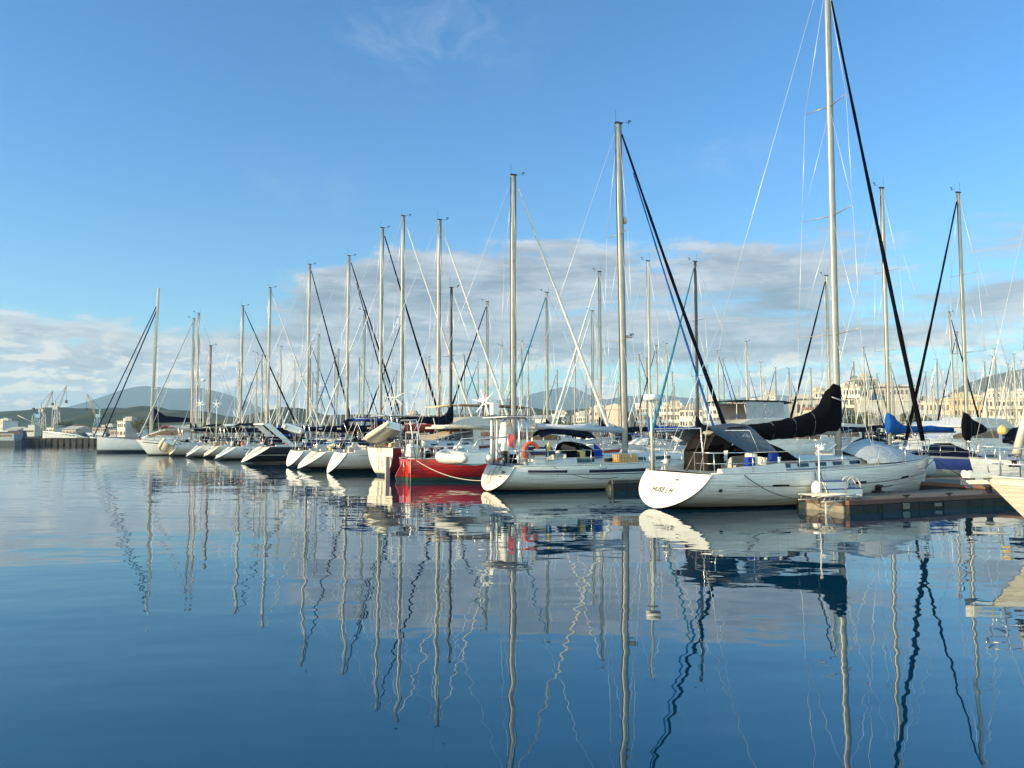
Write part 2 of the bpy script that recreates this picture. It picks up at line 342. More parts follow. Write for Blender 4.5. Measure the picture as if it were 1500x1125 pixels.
# ------------------------------------------------------------------ boats
AX = 66.0       # heading of the moored boats, degrees to the right of the view
class Boat:
    def __init__(s, name, label, x, y, az=AX, L=12.0, B=3.7, fs=1.05, fb=1.4, tw=0.8, rake=0.7, brake=0.5, draft=0.45, tb=0.08,
                 group=None, cat='sailboat', hull=None, deck=None, trim=None, dip=0.10, n=22, sec=(2.6, 1.7)):
        s.root = thing(name, label, cat, (x, y, 0), R(90 - az), group)
        s.x, s.y, s.az = x, y, az; s.L, s.B, s.fs, s.fb, s.tw, s.rake, s.brake, s.d, s.tb, s.dip = L, B, fs, fb, tw, rake, brake, draft, tb, dip
        s.sec = sec; s.hullmat = hull or WHITE; s.deckmat = deck or deckm; s.gel = trim or gel
        s.make_hull(n)
    # projection helpers: distance along the boat of what shows at photo column px on the centreline, and its height at row py
    def lp(s, px, off=0.0):
        c, sn = math.cos(R(90 - s.az)), math.sin(R(90 - s.az)); u = (px - 750) / F; X0 = s.x - sn * off; Y0 = s.y + c * off
        return (u * Y0 - X0) / (c - u * sn)
    def zp(s, l, py, off=0.0):
        return zat(py, s.y + math.sin(R(90 - s.az)) * l + math.cos(R(90 - s.az)) * off)
    def hb(s, t):
        tm = 0.42
        if t < tm: k = s.tw + (1 - s.tw) * math.sin(math.pi / 2 * t / tm)
        else: u = (t - tm) / (1 - tm); k = max(0.0, 1 - u ** 2.1) ** 0.92
        return max(0.012, s.B / 2 * k)
    def fz(s, t): return s.fs + (s.fb - s.fs) * t ** 1.5 - s.dip * math.sin(math.pi * t)
    def kz(s, t):
        if t < 0.5: w = math.sin(math.pi / 2 * t / 0.5); return s.tb * (1 - w) - s.d * w
        u = (t - .5) / .5; return -s.d * (1 - u ** 2.6) - 0.06 * u
    def P(s, t, q, side=-1, out=0.0):
        f = s.fz(t); k = s.kz(t); b = s.hb(t)
        w = max(0.0, min(1.0, (t - 0.35) / 0.65))
        na, ma = lerp(s.sec[0], 1.25, w), lerp(s.sec[1], 1.15, w)
        y = b * max(0.0, 1 - q ** na) ** (1 / ma); z = f - (f - k) * q
        fr = max(0.0, min(1.0, 1 - z / max(f, .1)))
        x = t * s.L - s.brake * fr * t ** 6 - s.rake * fr * (1 - t) ** 7
        return Vector((x, side * (y + out), z))
    def make_hull(s, n):
        qs = [0, .05, .12, .2, .3, .42, .54, .66, .76, .85, .92, .97, 1.0]
        ts = [i / n for i in range(n + 1)]; ts = ts[:1] + [0.012] + ts[1:]
        mb = MB(); rings = []
        for t in ts: rings.append([s.P(t, q, -1) for q in qs] + [s.P(t, q, 1) for q in qs[::-1][1:]])
        mb.loft(rings, close=False, smooth=True)
        k = len(rings[0]); mb.quad(list(range(k)), 0)          # transom
        s.hull = mb.build('hull', s.hullmat, s.root)
        db = MB(); rows = []
        for t in [i / n for i in range(n + 1)]:
            a = s.P(t, 0, -1); b = s.P(t, 0, 1); rows.append([V(a.x, a.y, a.z - 0.0), V(a.x, a.y * .5, a.z + .035), V(a.x, 0, a.z + .05), V(a.x, b.y * .5, b.z + .035), b])
        db.loft(rows, close=False, smooth=True); s.deck = db.build('deck', s.deckmat, s.root)
        tr = MB()
        for sd in (-1, 1):
            tr.tube([s.P(t, 0, sd) + V(0, -sd * .02, .025) for t in [i / 26 for i in range(27)]], .028, 5)
        s.part('toe_rail', tr, s.gel)
    def part(s, name, mb, mats, parent=None, **kw): return mb.build(name, mats, parent or s.root, **kw)
    def strip(s, name, t0, t1, q0, q1, m, n=30, out=0.006, sides=(-1, 1)):
        for sd in sides:
            rows = [[s.P(lerp(t0, t1, i / n), lerp(q0, q1, j / 3), sd, out) for j in range(4)] for i in range(n + 1)]
            s.part(name, MB().loft(rows, close=False), m)
    def dz(s, l): return s.fz(max(0, min(1, l / s.L)))
    def cabin(s, l0, l1, w0, w1, h0, h1, m=None, windows=3, wl=0.55, wh=0.13, back=True):
        """coachroof from l0 (aft) to l1 (forward) with heights h0, h1 above the deck and half-widths w0, w1"""
        mb = MB(); n = 12; rows = []; m = m or s.gel
        def sect(u):
            l = lerp(l0, l1, u); h = lerp(h0, h1, u) * (1 - max(0, (u - .82) / .18) ** 2 * .98); w = lerp(w0, w1, u); z = s.dz(l) + .0
            return [V(l, -w - .05, z), V(l, -w + .00, z + h * .55), V(l, -w + .07, z + h * .86), V(l, -w + .22, z + h), V(l, 0, z + h + .06), V(l, w - .22, z + h), V(l, w - .07, z + h * .86), V(l, w, z + h * .55), V(l, w + .05, z)]
        for i in range(n + 1): rows.append(sect(i / n))
        mb.loft(rows, close=False); mb.quad(list(range(9))[::-1] if False else list(range(9)), 0)
        c = s.part('coachroof', mb, m)
        for i in range(windows):
            uc = (i + .5) / windows * .80 + .02; du = wl / (l1 - l0) / 2
            for sd in (-1, 1):
                wb = MB(); pts = []
                rr = []
                for u in (uc - du, uc + du):
                    a = sect(u); lo, hi = a[0].lerp(a[1], .40), a[0].lerp(a[1], .40 + wh / max(.05, (a[1].z - a[0].z)))
                    if sd > 0: lo = V(lo.x, -lo.y, lo.z); hi = V(hi.x, -hi.y, hi.z)
                    rr.append([lo + V(0, sd * .012, 0), hi + V(0, sd * .012, 0)])
                wb.loft([rr[0], rr[1]], close=False, smooth=False); wb.build('window', glassm, c)
        return c
    def coaming(s, l0, l1, w, h=.28, m=None):
        for sd in (-1, 1):
            mb = MB(); rows = []
            for i in range(7):
                l = lerp(l0, l1, i / 6); z = s.dz(l); hh = h * (.55 + .45 * i / 6); ww = min(w, s.hb(l / s.L) - .30)
                rows.append([V(l, sd * (ww + .14), z), V(l, sd * (ww + .08), z + hh), V(l, sd * (ww - .10), z + hh + .02), V(l, sd * (ww - .16), z)])
            mb.loft(rows, smooth=False); s.part('cockpit_coaming', mb, m or s.gel, bevel=.02)
    def rails(s, n=5, l0=1.4, l1=None, h=.62, r=.011, wires=True, bowrail=True, sternrail=True):
        l1 = l1 or s.L - 1.6
        def rp(l, sd, z=0.0): p = s.P(l / s.L, 0, sd); return V(p.x, p.y - sd * .06, p.z + z)
        for i in range(n):
            l = lerp(l0, l1, i / (n - 1))
            for sd in (-1, 1): s.part('stanchion', MB().tube([rp(l, sd), rp(l, sd, h)], r + .003, 5), steel)
        if wires:
            mb = MB()
            for sd in (-1, 1):
                for z in (h, h * .52):
                    mb.tube([rp(lerp(l0, l1, i / (n - 1)), sd, z) + (V(0, 0, 0)) for i in range(n)], .006, 4)
            s.part('lifeline', mb, wire)
        if bowrail:
            mb = MB(); tip = V(s.L + .05, 0, s.fz(1) + h + .04)
            for sd in (-1, 1):
                mb.tube([rp(l1, sd, h), rp(lerp(l1, s.L, .5), sd, h + .03), rp(s.L - .25, sd, h + .04) + V(0, sd * .12, 0), tip], r + .003, 5)
                mb.tube([rp(l1, sd, 0), rp(l1, sd, h)], r + .003, 5); mb.tube([rp(lerp(l1, s.L, .5), sd), rp(lerp(l1, s.L, .5), sd, h + .03)], r, 5)
                mb.tube([rp(l1, sd, h * .5), rp(s.L - .35, sd, h * .5)], r, 5); mb.tube([rp(s.L - .3, sd), rp(s.L - .25, sd, h + .04) + V(0, sd * .12, 0)], r, 5)
            s.part('pulpit', mb, steel)
        if sternrail:
            for sd in (-1, 1):
                mb = MB(); a = rp(l0, sd, h); b = rp(.12, sd, h); c = V(.10, sd * s.hb(0) * .45, b.z)
                mb.tube([a, b, c, V(.12, c.y, s.fs)], r + .003, 5); mb.tube([rp(.15, sd), b], r + .003, 5)
                mb.tube([rp(l0, sd, h * .5), rp(.14, sd, h * .5), V(.12, c.y, s.fs + h * .5)], r, 5)
                s.part('stern_rail', mb, steel)
    def rig(s, l, H, m=None, rx=.13, ry=.085, spr=(.36, .66), slen=1.0, sweep=.25, wr=.009, aft=0.0, fwd=None, back=True, frac=1.0, cap=True, zb=None,
            inner=True, twin=False):
        m = m or alu; zb = zb if zb is not None else s.dz(l) + .3; s.ml, s.H = l, H; s.aft = aft
        def mp(z): k = (z - zb) / (H - zb); return V(l - aft * k, 0, z)
        s.mp = mp
        mb = MB(); zs = [s.dz(l) - .02 + (H - s.dz(l)) * i / 10 for i in range(11)]
        rings = []
        for i, z in enumerate(zs):
            k = 1.0 if i < 9 else (1 - .12 * (i - 8)); c = mp(z)
            rings.append([c + V(math.cos(2 * math.pi * j / 10) * rx * k, math.sin(2 * math.pi * j / 10) * ry * k, 0) for j in range(10)])
        mb.loft(rings)
        mast = s.part('mast', mb, m); s.mast = mast
        s.part('mast_track', MB().tube([mp(zb + .3) + V(rx + .006, -.02, 0), mp(H - .05) + V(rx - .005, -.02, 0)], .022, 4), carbon, mast)
        if twin: s.part('halyard', MB().tube([mp(zb + .6) + V(-rx - .03, 0, 0), mp(H - .1) + V(-rx - .03, 0, 0)], .02, 4), carbon, mast)
        if cap:
            mb = MB(); c = mp(H); mb.box(c + V(.02, 0, .03), (rx * 2.5, ry * 1.8, .06)); mb.tube([c + V(-rx, 0, .05), c + V(-rx, 0, .62)], .008, 4)
            mb.tube([c + V(rx, 0, .05), c + V(rx + .42, 0, .16)], .008, 4); mb.box(c + V(rx + .46, 0, .22), (.16, .01, .06)); mb.lathe(c + V(rx + .42, 0, .12), [(.0, -.04), (.04, -.02), (.04, .02), (0, .04)], 6)
            s.part('masthead_gear', mb, blackp, mast)
        t = l / s.L; cw = s.hb(min(.999, (l - .3) / s.L)) - .06
        tips = []
        for k in spr:
            z = zb + (H - zb) * k; c = mp(z); sl = slen * (1.0 - .6 * k)
            for sd in (-1, 1):
                mb = MB().tube([c, c + V(-sweep * sl, sd * sl, .03)], [.035, .02], 6, flat=.5); mb.build('spreader', m, mast)
            tips.append((z, sl))
        for sd in (-1, 1):
            mb = MB(); cp = V(l - .25, sd * cw, s.dz(l) + .02); prev = cp; top = mp(zb + (H - zb) * frac - .05)
            for z, sl in tips:
                c = mp(z); tip = c + V(-sweep * sl, sd * sl, .03); mb.tube([prev, tip], wr, 4)
                prev = tip
            mb.tube([prev, top], wr, 4)
            if inner:
                if tips: mb.tube([cp + V(.15, 0, 0), mp(tips[0][0] - .1)], wr, 4)
                for a, b in zip(tips, tips[1:]):
                    c = mp(a[0]); mb.tube([c + V(-sweep * a[1], sd * a[1], .03), mp(b[0] - .1)], wr * .8, 4)
            s.part('shroud', mb, wire)
        s.bowp = V(fwd if fwd is not None else s.L - .15, 0, s.fz(1) + .05); s.top = mp(zb + (H - zb) * frac)
        s.part('forestay', MB().tube([s.bowp, s.top], wr, 4), wire)
        if back:
            mb = MB(); t0 = mp(H); ys = s.hb(0) * .6; k = t0.lerp(V(.1, 0, s.fs), .72)
            mb.tube([t0, k], wr, 4); mb.tube([k, V(.1, ys, s.fs)], wr, 4); mb.tube([k, V(.1, -ys, s.fs)], wr, 4)
            s.part('backstay', mb, wire)
    def jib(s, m, r=.10, k0=.03, k1=.965, foot=None, strip=None, name='furled_jib', sag=.12):
        a = foot or s.bowp; b = s.top; n = 16; pts = []; rr = []
        for i in range(n + 1):
            u = lerp(k0, k1, i / n); p = a.lerp(b, u); p = p + V(0, 0, -sag * math.sin(math.pi * u)); pts.append(p)
            rr.append(r * (1.25 - .75 * i / n) * (1 + .13 * math.sin(i * 2.3 + s.x)))
        o = s.part(name, MB().tube(pts, rr, 7), m)
        s.part('furler_drum', MB().lathe(a.lerp(b, .018), [(.0, -.08), (.11, -.08), (.11, -.05), (.05, -.03), (.05, .05), (.11, .07), (0, .07)], 8), blackp)
        if strip: pass
        return o
    def boom(s, length, z, cov=None, prof=None, m=None, up=.12, rz=.17, ry=.13, r=.055):
        """boom running aft from the mast; cov = cover material; prof = [(dist_from_mast, ztop, zbottom, halfwidth)]"""
        m = m or alu; c0 = V(s.ml - .14, 0, z); c1 = V(s.ml - .14 - length, 0, z + up)
        b = s.part('boom', MB().tube([c0, c1], r, 8), m)
        if cov:
            if prof is None:
                prof = [(-.15, z + 1.15, z - .02, .10), (.05, z + 1.05, z - .08, .13), (.25, z + .62, z - .10, .16), (.7, z + .40, z - .10, .17)] + \
                       [(lerp(.7, length - .1, i / 7), z + lerp(.40, .20 + up, i / 7), z - .10 + up * i / 7, lerp(.17, .10, i / 7)) for i in range(1, 8)]
            rings = []; rnd = random.Random(int(s.x * 100)); K = 16
            dn = []
            for a, b2 in zip(prof, prof[1:]):
                for q in range(5): dn.append(tuple(lerp(u, w, q / 5) for u, w in zip(a, b2)))
            dn.append(prof[-1])
            for d, zt, zb, w in dn:
                cz, hz = (zt + zb) / 2, (zt - zb) / 2; ring = []
                for j in range(K):
                    a = 2 * math.pi * j / K
                    w2 = 1 + .20 * noise.noise(V(d * 2.7 + s.x, j * .8, 1.3)) + .16 * noise.noise(V(d * 7 + s.x + j * .35, j * .7, 4.3))
                    ring.append(V(s.ml - d, math.sin(a) * w * w2, cz + math.cos(a) * hz * (1 + (w2 - 1) * .6)))
                rings.append(ring)
            if (s.x or s.y) and s.y > 26:
                for i in range(len(rings) // 4, len(rings) - 2, max(5, len(rings) // 7)):
                    c_ = sum(rings[i], V(0, 0, 0)) / K; lp_ = [c_ + (p - c_) * 1.02 for p in rings[i]]
                    s.part('cover_tie', MB().tube(lp_ + lp_[:1], .011, 4), cgrey if i % 2 else rope)
            return s.part('sail_cover', MB().loft(rings), cov)
        return b
    def hood(s, name, l0, l1, w, h, m, z=None, full=True, win=None, slope=.5):
        """spray hood: arched shell rising from the coachroof at l1 (front) to its hoop at l0 (aft)"""
        z = s.dz((l0 + l1) / 2) + .2 if z is None else z; rows = []; K = 12
        for i in range(7):
            u = i / 6; l = lerp(l0, l1, u); hh = h * (1 - (u ** 2.2) * .92); ww = w * (1 - .12 * u)
            rows.append([V(l, -ww * math.cos(math.pi * j / K) * (1 - .0), z + hh * min(1, math.sin(math.pi * j / K) ** .55) * (1 + .015 * math.sin(j * 3 + i))) for j in range(K + 1)])
        o = s.part(name, MB().loft(rows, close=False), m)
        if win:
            for sd in (-1, 1):
                a = [rows[1][1], rows[1][3], rows[4][3], rows[4][1]]
                MB().poly([V(p.x, sd * (abs(p.y) + .02), p.z) for p in a]).build('hood_window', win, o)
        return o
    def bimini(s, l0, l1, w, z, m, arch=.18, zb=None, legs=True):
        rows = []; K = 8
        for i in range(6):
            u = i / 5; l = lerp(l0, l1, u)
            rows.append([V(l, lerp(-w, w, j / K), z + arch * (1 - (2 * j / K - 1) ** 2) + .10 * math.sin(math.pi * u)) for j in range(K + 1)])
        rows2 = [[p - V(0, 0, .03) for p in r] for r in rows]
        mb = MB().loft(rows, close=False).loft(rows2, close=False)
        edge = [rows[0][0], rows[0][-1], rows[-1][-1], rows[-1][0]]
        o = s.part('bimini', mb, m)
        if legs:
            zb = zb if zb is not None else s.dz((l0 + l1) / 2) + .1; fm = MB(); lm = (l0 + l1) / 2
            for sd in (-1, 1):
                for l in (l0 + .05, lm, l1 - .05): fm.tube([V(lm + (l - lm) * .25, sd * w, zb), V(l, sd * w, z)], .013, 5)
            s.part('bimini_frame', fm, steel)
        return o
    def wheel(s, l, z=None, r=.55, y=0.0, parent=None):
        z = z or s.dz(l) + .15; mb = MB()
        mb.tube([V(l, y + r * math.cos(a), z + .45 + r * math.sin(a)) for a in [2 * math.pi * i / 24 for i in range(25)]], .018, 5)
        for i in range(5):
            a = 2 * math.pi * i / 5; mb.tube([V(l, y, z + .45), V(l, y + r * math.cos(a), z + .45 + r * math.sin(a))], .009, 4)
        s.part('steering_wheel', mb, steel); s.part('pedestal', MB().box(V(l + .12, y, z + .25), (.22, .26, .9), taper=.7), s.gel)
    def winch(s, l, y, z): s.part('winch', MB().lathe(V(l, y, z), [(.09, 0), (.07, .05), (.055, .10), (.075, .17), (.075, .19), (.0, .20)], 12), steel)
    def arch(s, l, w, z, m=steel, r=.02, rake=.25):
        mb = MB()
        for d in (0, .35): mb.tube([V(l + d, -w, s.fs), V(l + d - rake, -w * .92, z - .1), V(l + d - rake, -w * .75, z), V(l + d - rake, w * .75, z), V(l + d - rake, w * .92, z - .1), V(l + d, w, s.fs)], r, 6)
        mb.tube([V(l - rake, -w * .9, z - .12), V(l + .35 - rake, -w * .9, z - .12)], r, 5)
        return s.part('stern_arch', mb, m)
    def radar(s, p, r=.24, pole=None, parent=None):
        o = s.part('radar_dome', MB().lathe(p, [(.0, -.10), (r * .9, -.10), (r, -.04), (r, .04), (r * .85, .10), (0, .13)], 16), white, parent)
        if pole: s.part('radar_pole', MB().tube(pole, .045, 8), aluw)
        return o
    def windgen(s, base, top, r=.55, yaw=48, blades=6, ph=0.3):
        hx, hy = -math.sin(R(yaw)), math.cos(R(yaw)); nv = V(-math.cos(R(yaw)), -math.sin(R(yaw)), 0)
        w = s.part('wind_generator', MB().tube([base, top], .025, 6).lathe(top + V(0, 0, .0), [(0, -.14), (.07, -.12), (.09, 0), (.05, .14), (0, .16)], 10, axis='x').box(top + V(.34, 0, .02), (.3, .015, .26)).tube([top, top + V(.3, 0, 0)], .015, 4), white)
        for i in range(blades):
            a = ph + 2 * math.pi * i / blades; d = V(hx * math.cos(a), hy * math.cos(a), math.sin(a)); e = V(-hx * math.sin(a), -hy * math.sin(a), math.cos(a)); c = top + nv * .18
            MB().loft([[c + d * .05 + e * .035, c + d * .05 - e * .035, c + d * .05 - e * .03 + V(.03, 0, 0), c + d * .05 + e * .035 + V(.02, 0, 0)], [c + d * r + e * .022, c + d * r - e * .012, c + d * r - e * .012 + V(.015, 0, 0), c + d * r + e * .022 + V(.012, 0, 0)]], smooth=False).build('blade', white, w)
        return w
    def clutter(s, seed, dense=8):
        q = random.Random(seed); w = s.hb(0.05) * .8; z0 = s.dz(1)
        s.part('swim_ladder', MB().tube([V(-.05, .18, s.fs), V(-s.rake * .8 - .05, .18, .35)], .018, 5).tube([V(-.05, -.18, s.fs), V(-s.rake * .8 - .05, -.18, .35)], .018, 5)
               .tube([V(-s.rake * .3 - .05, -.18, s.fs * .75), V(-s.rake * .3 - .05, .18, s.fs * .75)], .016, 5).tube([V(-s.rake * .6 - .05, -.18, s.fs * .5), V(-s.rake * .6 - .05, .18, s.fs * .5)], .016, 5), steel)
        cols = [cnavy, cblack, cwhite, clight, croyal, cbeige, orange, cyell, gelc, cgrey, white, blackp]
        for i in range(dense):
            l = q.uniform(.2, 3.2); y = q.choice((-1, 1)) * w * q.uniform(.55, .98); k = q.random(); m = q.choice(cols); h = q.uniform(.22, .5)
            if k < .4: s.part('deck_bag', MB().lathe(V(l, y, z0 + .05), [(0, 0), (.16, .02), (.18, h * .5), (.13, h), (0, h + .05)], 9), m)
            elif k < .7: s.part('deck_box', MB().box(V(l, y, z0 + .05 + h / 2), (q.uniform(.25, .6), q.uniform(.2, .4), h), taper=.9), m, bevel=.03)
            else: s.part('rail_pouch', MB().box(V(l, math.copysign(w, y), z0 + .45), (q.uniform(.3, .7), .10, .3), taper=.92), m, bevel=.03)
        if q.random() < .6: s.part('aerial', MB().tube([V(.2, w * .8, z0), V(.15, w * .8, z0 + q.uniform(1.6, 2.6))], .012, 4), white)
        if q.random() < .5: s.part('rail_solar_panel', MB().box(V(1.2, -w * 1.12, z0 + .62), (1.1, .5, .03), rot=Matrix.Rotation(R(35), 3, 'X')), solar)
    def world(s, l, y, z):
        a = R(90 - s.az); return V(s.x + math.cos(a) * l - math.sin(a) * y, s.y + math.sin(a) * l + math.cos(a) * y, z)

def dinghy(label, loc, rz, L=2.8, W=1.5, r=.21, tilt=(0, 0), m=hyp, bottom=white, group=None, outboard=False):
    t = thing('inflatable_dinghy', label, 'dinghy', loc, 0, group); t.rotation_euler = (tilt[0], tilt[1], rz)
    hw = W / 2 - r; pts = [V(-L / 2, -hw, 0), V(0, -hw, 0), V(L * .22, -hw, .02), V(L * .38, -hw * .75, .08), V(L * .47, -hw * .35, .14), V(L * .49, 0, .16)]
    pts += [V(p.x, -p.y, p.z) for p in pts[::-1][1:]]
    rr = [r * .55] + [r] * (len(pts) - 2) + [r * .55]
    tb = MB().tube([pts[0] + V(-.22, 0, .03)] + pts + [pts[-1] + V(-.22, 0, .03)], [.04, r * .8] + [r] * (len(pts) - 2) + [r * .8, .04], 12); tb.build('inflatable_tube', m, t)
    rows = [[V(x, -w, -r * .6), V(x, -w * .5, zc * .8 - .06), V(x, 0, zc - .06), V(x, w * .5, zc * .8 - .06), V(x, w, -r * .6)] for x, w, zc in ((-L / 2, hw, -r * .95), (0, hw, -r * 1.1), (L * .25, hw * .9, -r * .9), (L * .45, .04, .0))]
    MB().loft(rows, close=False).build('floor', bottom, t)
    MB().box(V(-L / 2 + .03, 0, .02), (.05, hw * 2, .42)).build('transom_board', white, t)
    MB().box(V(-.1, 0, .12), (.22, hw * 2, .04)).build('seat', white, t)
    return t
def rope_line(name, label, a, b, sag, r=.012, m=None, n=18, group='mooring lines'):
    a = Vector(a); b = Vector(b); pts = [a.lerp(b, i / n) - V(0, 0, sag * 4 * (i / n) * (1 - i / n)) for i in range(n + 1)]
    for p in pts: p.z = max(p.z, -.03)
    o = MB().tube(pts, r, 5).build(name, m or rope); return tag(o, label, 'rope', group)
def fender(label, loc, h=.62, r=.13, m=None, top=None):
    t = thing('boat_fender', label, 'fender', loc, 0, 'fenders hung over the side')
    MB().lathe(V(0, 0, 0), [(.02, -h / 2 - .06), (.05, -h / 2 - .03), (r * .8, -h / 2 + .04), (r, -h / 2 + .12), (r * .97, -.10), (r, -.08), (r * .97, 0), (r, .08), (r, h / 2 - .12), (r * .8, h / 2 - .04), (.05, h / 2 + .03), (.02, h / 2 + .06)], 14).build('fender_body', m or white, t)
    if top: MB().tube([V(0, 0, h / 2), top], .01, 4).build('lanyard', rope, t)
    return t
def transom_mat(b, m): b.hull.data.materials.append(m); b.hull.data.polygons[len(b.hull.data.polygons) - 1].material_index = 1
def from_px(px, Y): return ((px - 750) / F * Y, Y)

# ================================================================== A: the big white sloop nearest the camera
x0, y0 = from_px(990, 24.4)
A = Boat('sailing_yacht', 'large white sloop in front with black boom cover, grey cockpit tent and named stern', x0, y0, L=11.45, B=3.9, fs=1.10, fb=1.42, tw=.88,
         rake=.88, brake=.45, tb=.02, draft=.5, dip=.02, n=30, sec=(2.35, 1.6), hull=WHITE2)
transom_mat(A, gelc)
A.strip('cove_line', .09, .99, .282, .298, mat('line_grey', (.13, .14, .16), .5))
for px in (1144, 1258, 1314):
    l = A.lp(px, -1.85 if px < 1300 else -1.0)
    for sd in (-1, 1):
        rows = [[A.P((l + d) / A.L, q, sd, .009) for q in (.27 - w, .27 + w)] for d, w in ((-.32, .004), (-.26, .022), (.26, .022), (.32, .004))]
        A.part('hull_window', MB().loft(rows, close=False, smooth=False), glassm)
A.part('exhaust_port', MB().lathe(A.P(.055, .40, -1, .0), [(0, -.02), (.06, -.02), (.06, .02), (.0, .02)], 12, axis='y'), blackp)
A.cabin(2.9, 9.2, 1.05, .55, .42, .20, windows=6, wl=.52, wh=.12)
A.part('window_band', MB().loft([[V(l, sd * -1, A.dz(l) + z) for z in (.215, .245)] for sd, l in ((w, l) for l, w in ((3.0, 1.095), (8.0, .70)))], close=False), glassm)
A.coaming(.5, 3.0, 1.45, .26)
A.rails(n=6, l0=1.5, l1=10.3, h=.64, r=.012)
for l, y in ((2.3, -1.35), (2.9, -1.35), (2.3, 1.35), (2.9, 1.35)): A.winch(l, y, A.dz(l) + .27)
ml = A.lp(1226)
A.rig(ml, 19.8, rx=.118, ry=.08, spr=(.235, .47, .69), slen=1.62, sweep=.25, wr=.0085, aft=-.08, fwd=11.3, frac=.955)
A.jib(cblack, r=.074, k0=.035, k1=.955, sag=.20)
a = lambda px, yt, yb, w: (ml - A.lp(px), A.zp(A.lp(px), yt), A.zp(A.lp(px), yb), w)
A.boom(ml - A.lp(1036), A.zp(3, 634), cblack, [(-.12, 4.12, 2.42, .12), (.05, 4.08, 2.40, .17), a(1212, 572, 633, .22), a(1204, 590, 636, .24), a(1190, 603, 639, .25), a(1160, 612, 642, .26),
       a(1125, 619, 645, .27), a(1095, 622, 645, .26), a(1065, 624, 637, .18), a(1042, 625, 633, .09)], up=-.02, r=.075)
A.part('boom_strap', MB().tube([V(ml - .55, .27, 3.52), V(ml - .45, 0, 3.66), V(ml - .4, -.27, 3.56), V(ml + .12, -.2, 3.45)], .018, 5), wire)
for px, yt, yb in ((1186, 604.5, 639.5), (1158, 612.5, 642), (1126, 619, 645)):
    l = A.lp(px); zt, zb = A.zp(l, yt), A.zp(l, yb); A.part('cover_seam', MB().tube([V(l + .02 * math.sin(k), math.sin(2 * math.pi * k / 16) * .262, (zt + zb) / 2 + math.cos(2 * math.pi * k / 16) * (zt - zb) / 2 * 1.01) for k in range(17)], .012, 4), cgrey)
# grey tent over the boom, its front pulled down to a point
rd = [(1036, 626), (1050, 624), (1070, 622), (1092, 622)]
ev = [(1046, 634), (1078, 654), (1096, 665), (1137, 661)]
rows = []
for (p1, y1), (p2, y2) in zip(rd, ev):
    l1 = A.lp(p1); z1 = A.zp(l1, y1) + .03; l2 = A.lp(p2, -1.15); z2 = A.zp(l2, y2, -1.15)
    w = 1.15
    row = []
    for j in range(-6, 7):
        u = abs(j) / 6; k = u ** 1.15
        row.append(V(lerp(l1, l2, u), (w * u) * (1 if j > 0 else -1), lerp(z1, z2, k) + .02 * math.sin(j * 2.1 + p1)))
    rows.append(row)
fine = []
for r0, r1 in zip(rows, rows[1:]):
    for q in range(3): fine.append([p.lerp(s_, q / 3) for p, s_ in zip(r0, r1)])
fine.append(rows[-1])
tent = A.part('cockpit_tent', MB().loft(fine, close=False), cgrey)
pq = lambda px, py: V(A.lp(px, -.75), -.80, A.zp(A.lp(px, -.75), py, -.75))
# the tent maker's pale arrowhead
MB().poly([pq(1083, 641), pq(1089, 635), pq(1087, 641)]).poly([pq(1088, 641), pq(1090, 636), pq(1097, 642), pq(1090, 641)]).build('printed_mark', clight, tent, loc=(0, -.03, .03))
# dark enclosures in the cockpit
A.part('cockpit_screen', MB().loft([[V(l, .9, z0), V(l, .9, z1), V(l + .05, .2, z1 + .12), V(l, -.3, z1 + .05)] for l, z0, z1 in ((.95, 1.25, 1.75), (1.3, 1.25, 2.25), (1.9, 1.3, 2.45), (2.6, 1.3, 2.5))], close=False), cbrown)
A.part('cockpit_locker_cover', MB().box(V(1.1, .15, 1.42), (.55, 1.3, .66), taper=.9), cbrown, bevel=.04)
A.hood('spray_hood', 2.95, 4.1, 1.15, .62, cblack, z=1.45, win=glassm)
A.part('jerrycan', MB().box(V(1.75, -1.35, 1.42), (.30, .18, .36)), croyal, bevel=.03)
A.part('jerrycan', MB().box(V(2.75, -1.28, 1.55), (.30, .18, .30)), croyal, bevel=.03)
A.part('drum', MB().lathe(V(2.15, -.95, 1.3), [(0, 0), (.17, 0), (.19, .05), (.19, .36), (.16, .42), (0, .42)], 16), gelc)
# stern frame and radar pole
A.part('stern_frame', MB().tube([V(.15, 1.45, 1.1), V(.15, 1.42, 2.48), V(.15, -1.05, 2.48), V(.2, -1.1, 1.1)], .02, 6).tube([V(.15, 1.3, 2.40), V(1.2, 1.25, 2.42), V(1.9, -1.2, 2.42), V(2.15, -1.3, 1.75)], .016, 6)
       .tube([V(.15, .8, 1.1), V(.5, .3, 2.46)], .016, 5), steel)
A.part('leaning_spar', MB().tube([V(.2, -.2, 1.12), V(1.0, -.1, 2.3)], .035, 6), carbon)
A.radar(V(.05, 1.45, 3.52), r=.25, pole=[V(.08, 1.45, 1.05), V(.05, 1.45, 3.44)])
A.part('gps_dome', MB().lathe(V(.1, .7, 1.35), [(.02, -.25), (.02, 0), (.09, 0), (.10, .08), (.07, .15), (0, .18)], 12), gel)
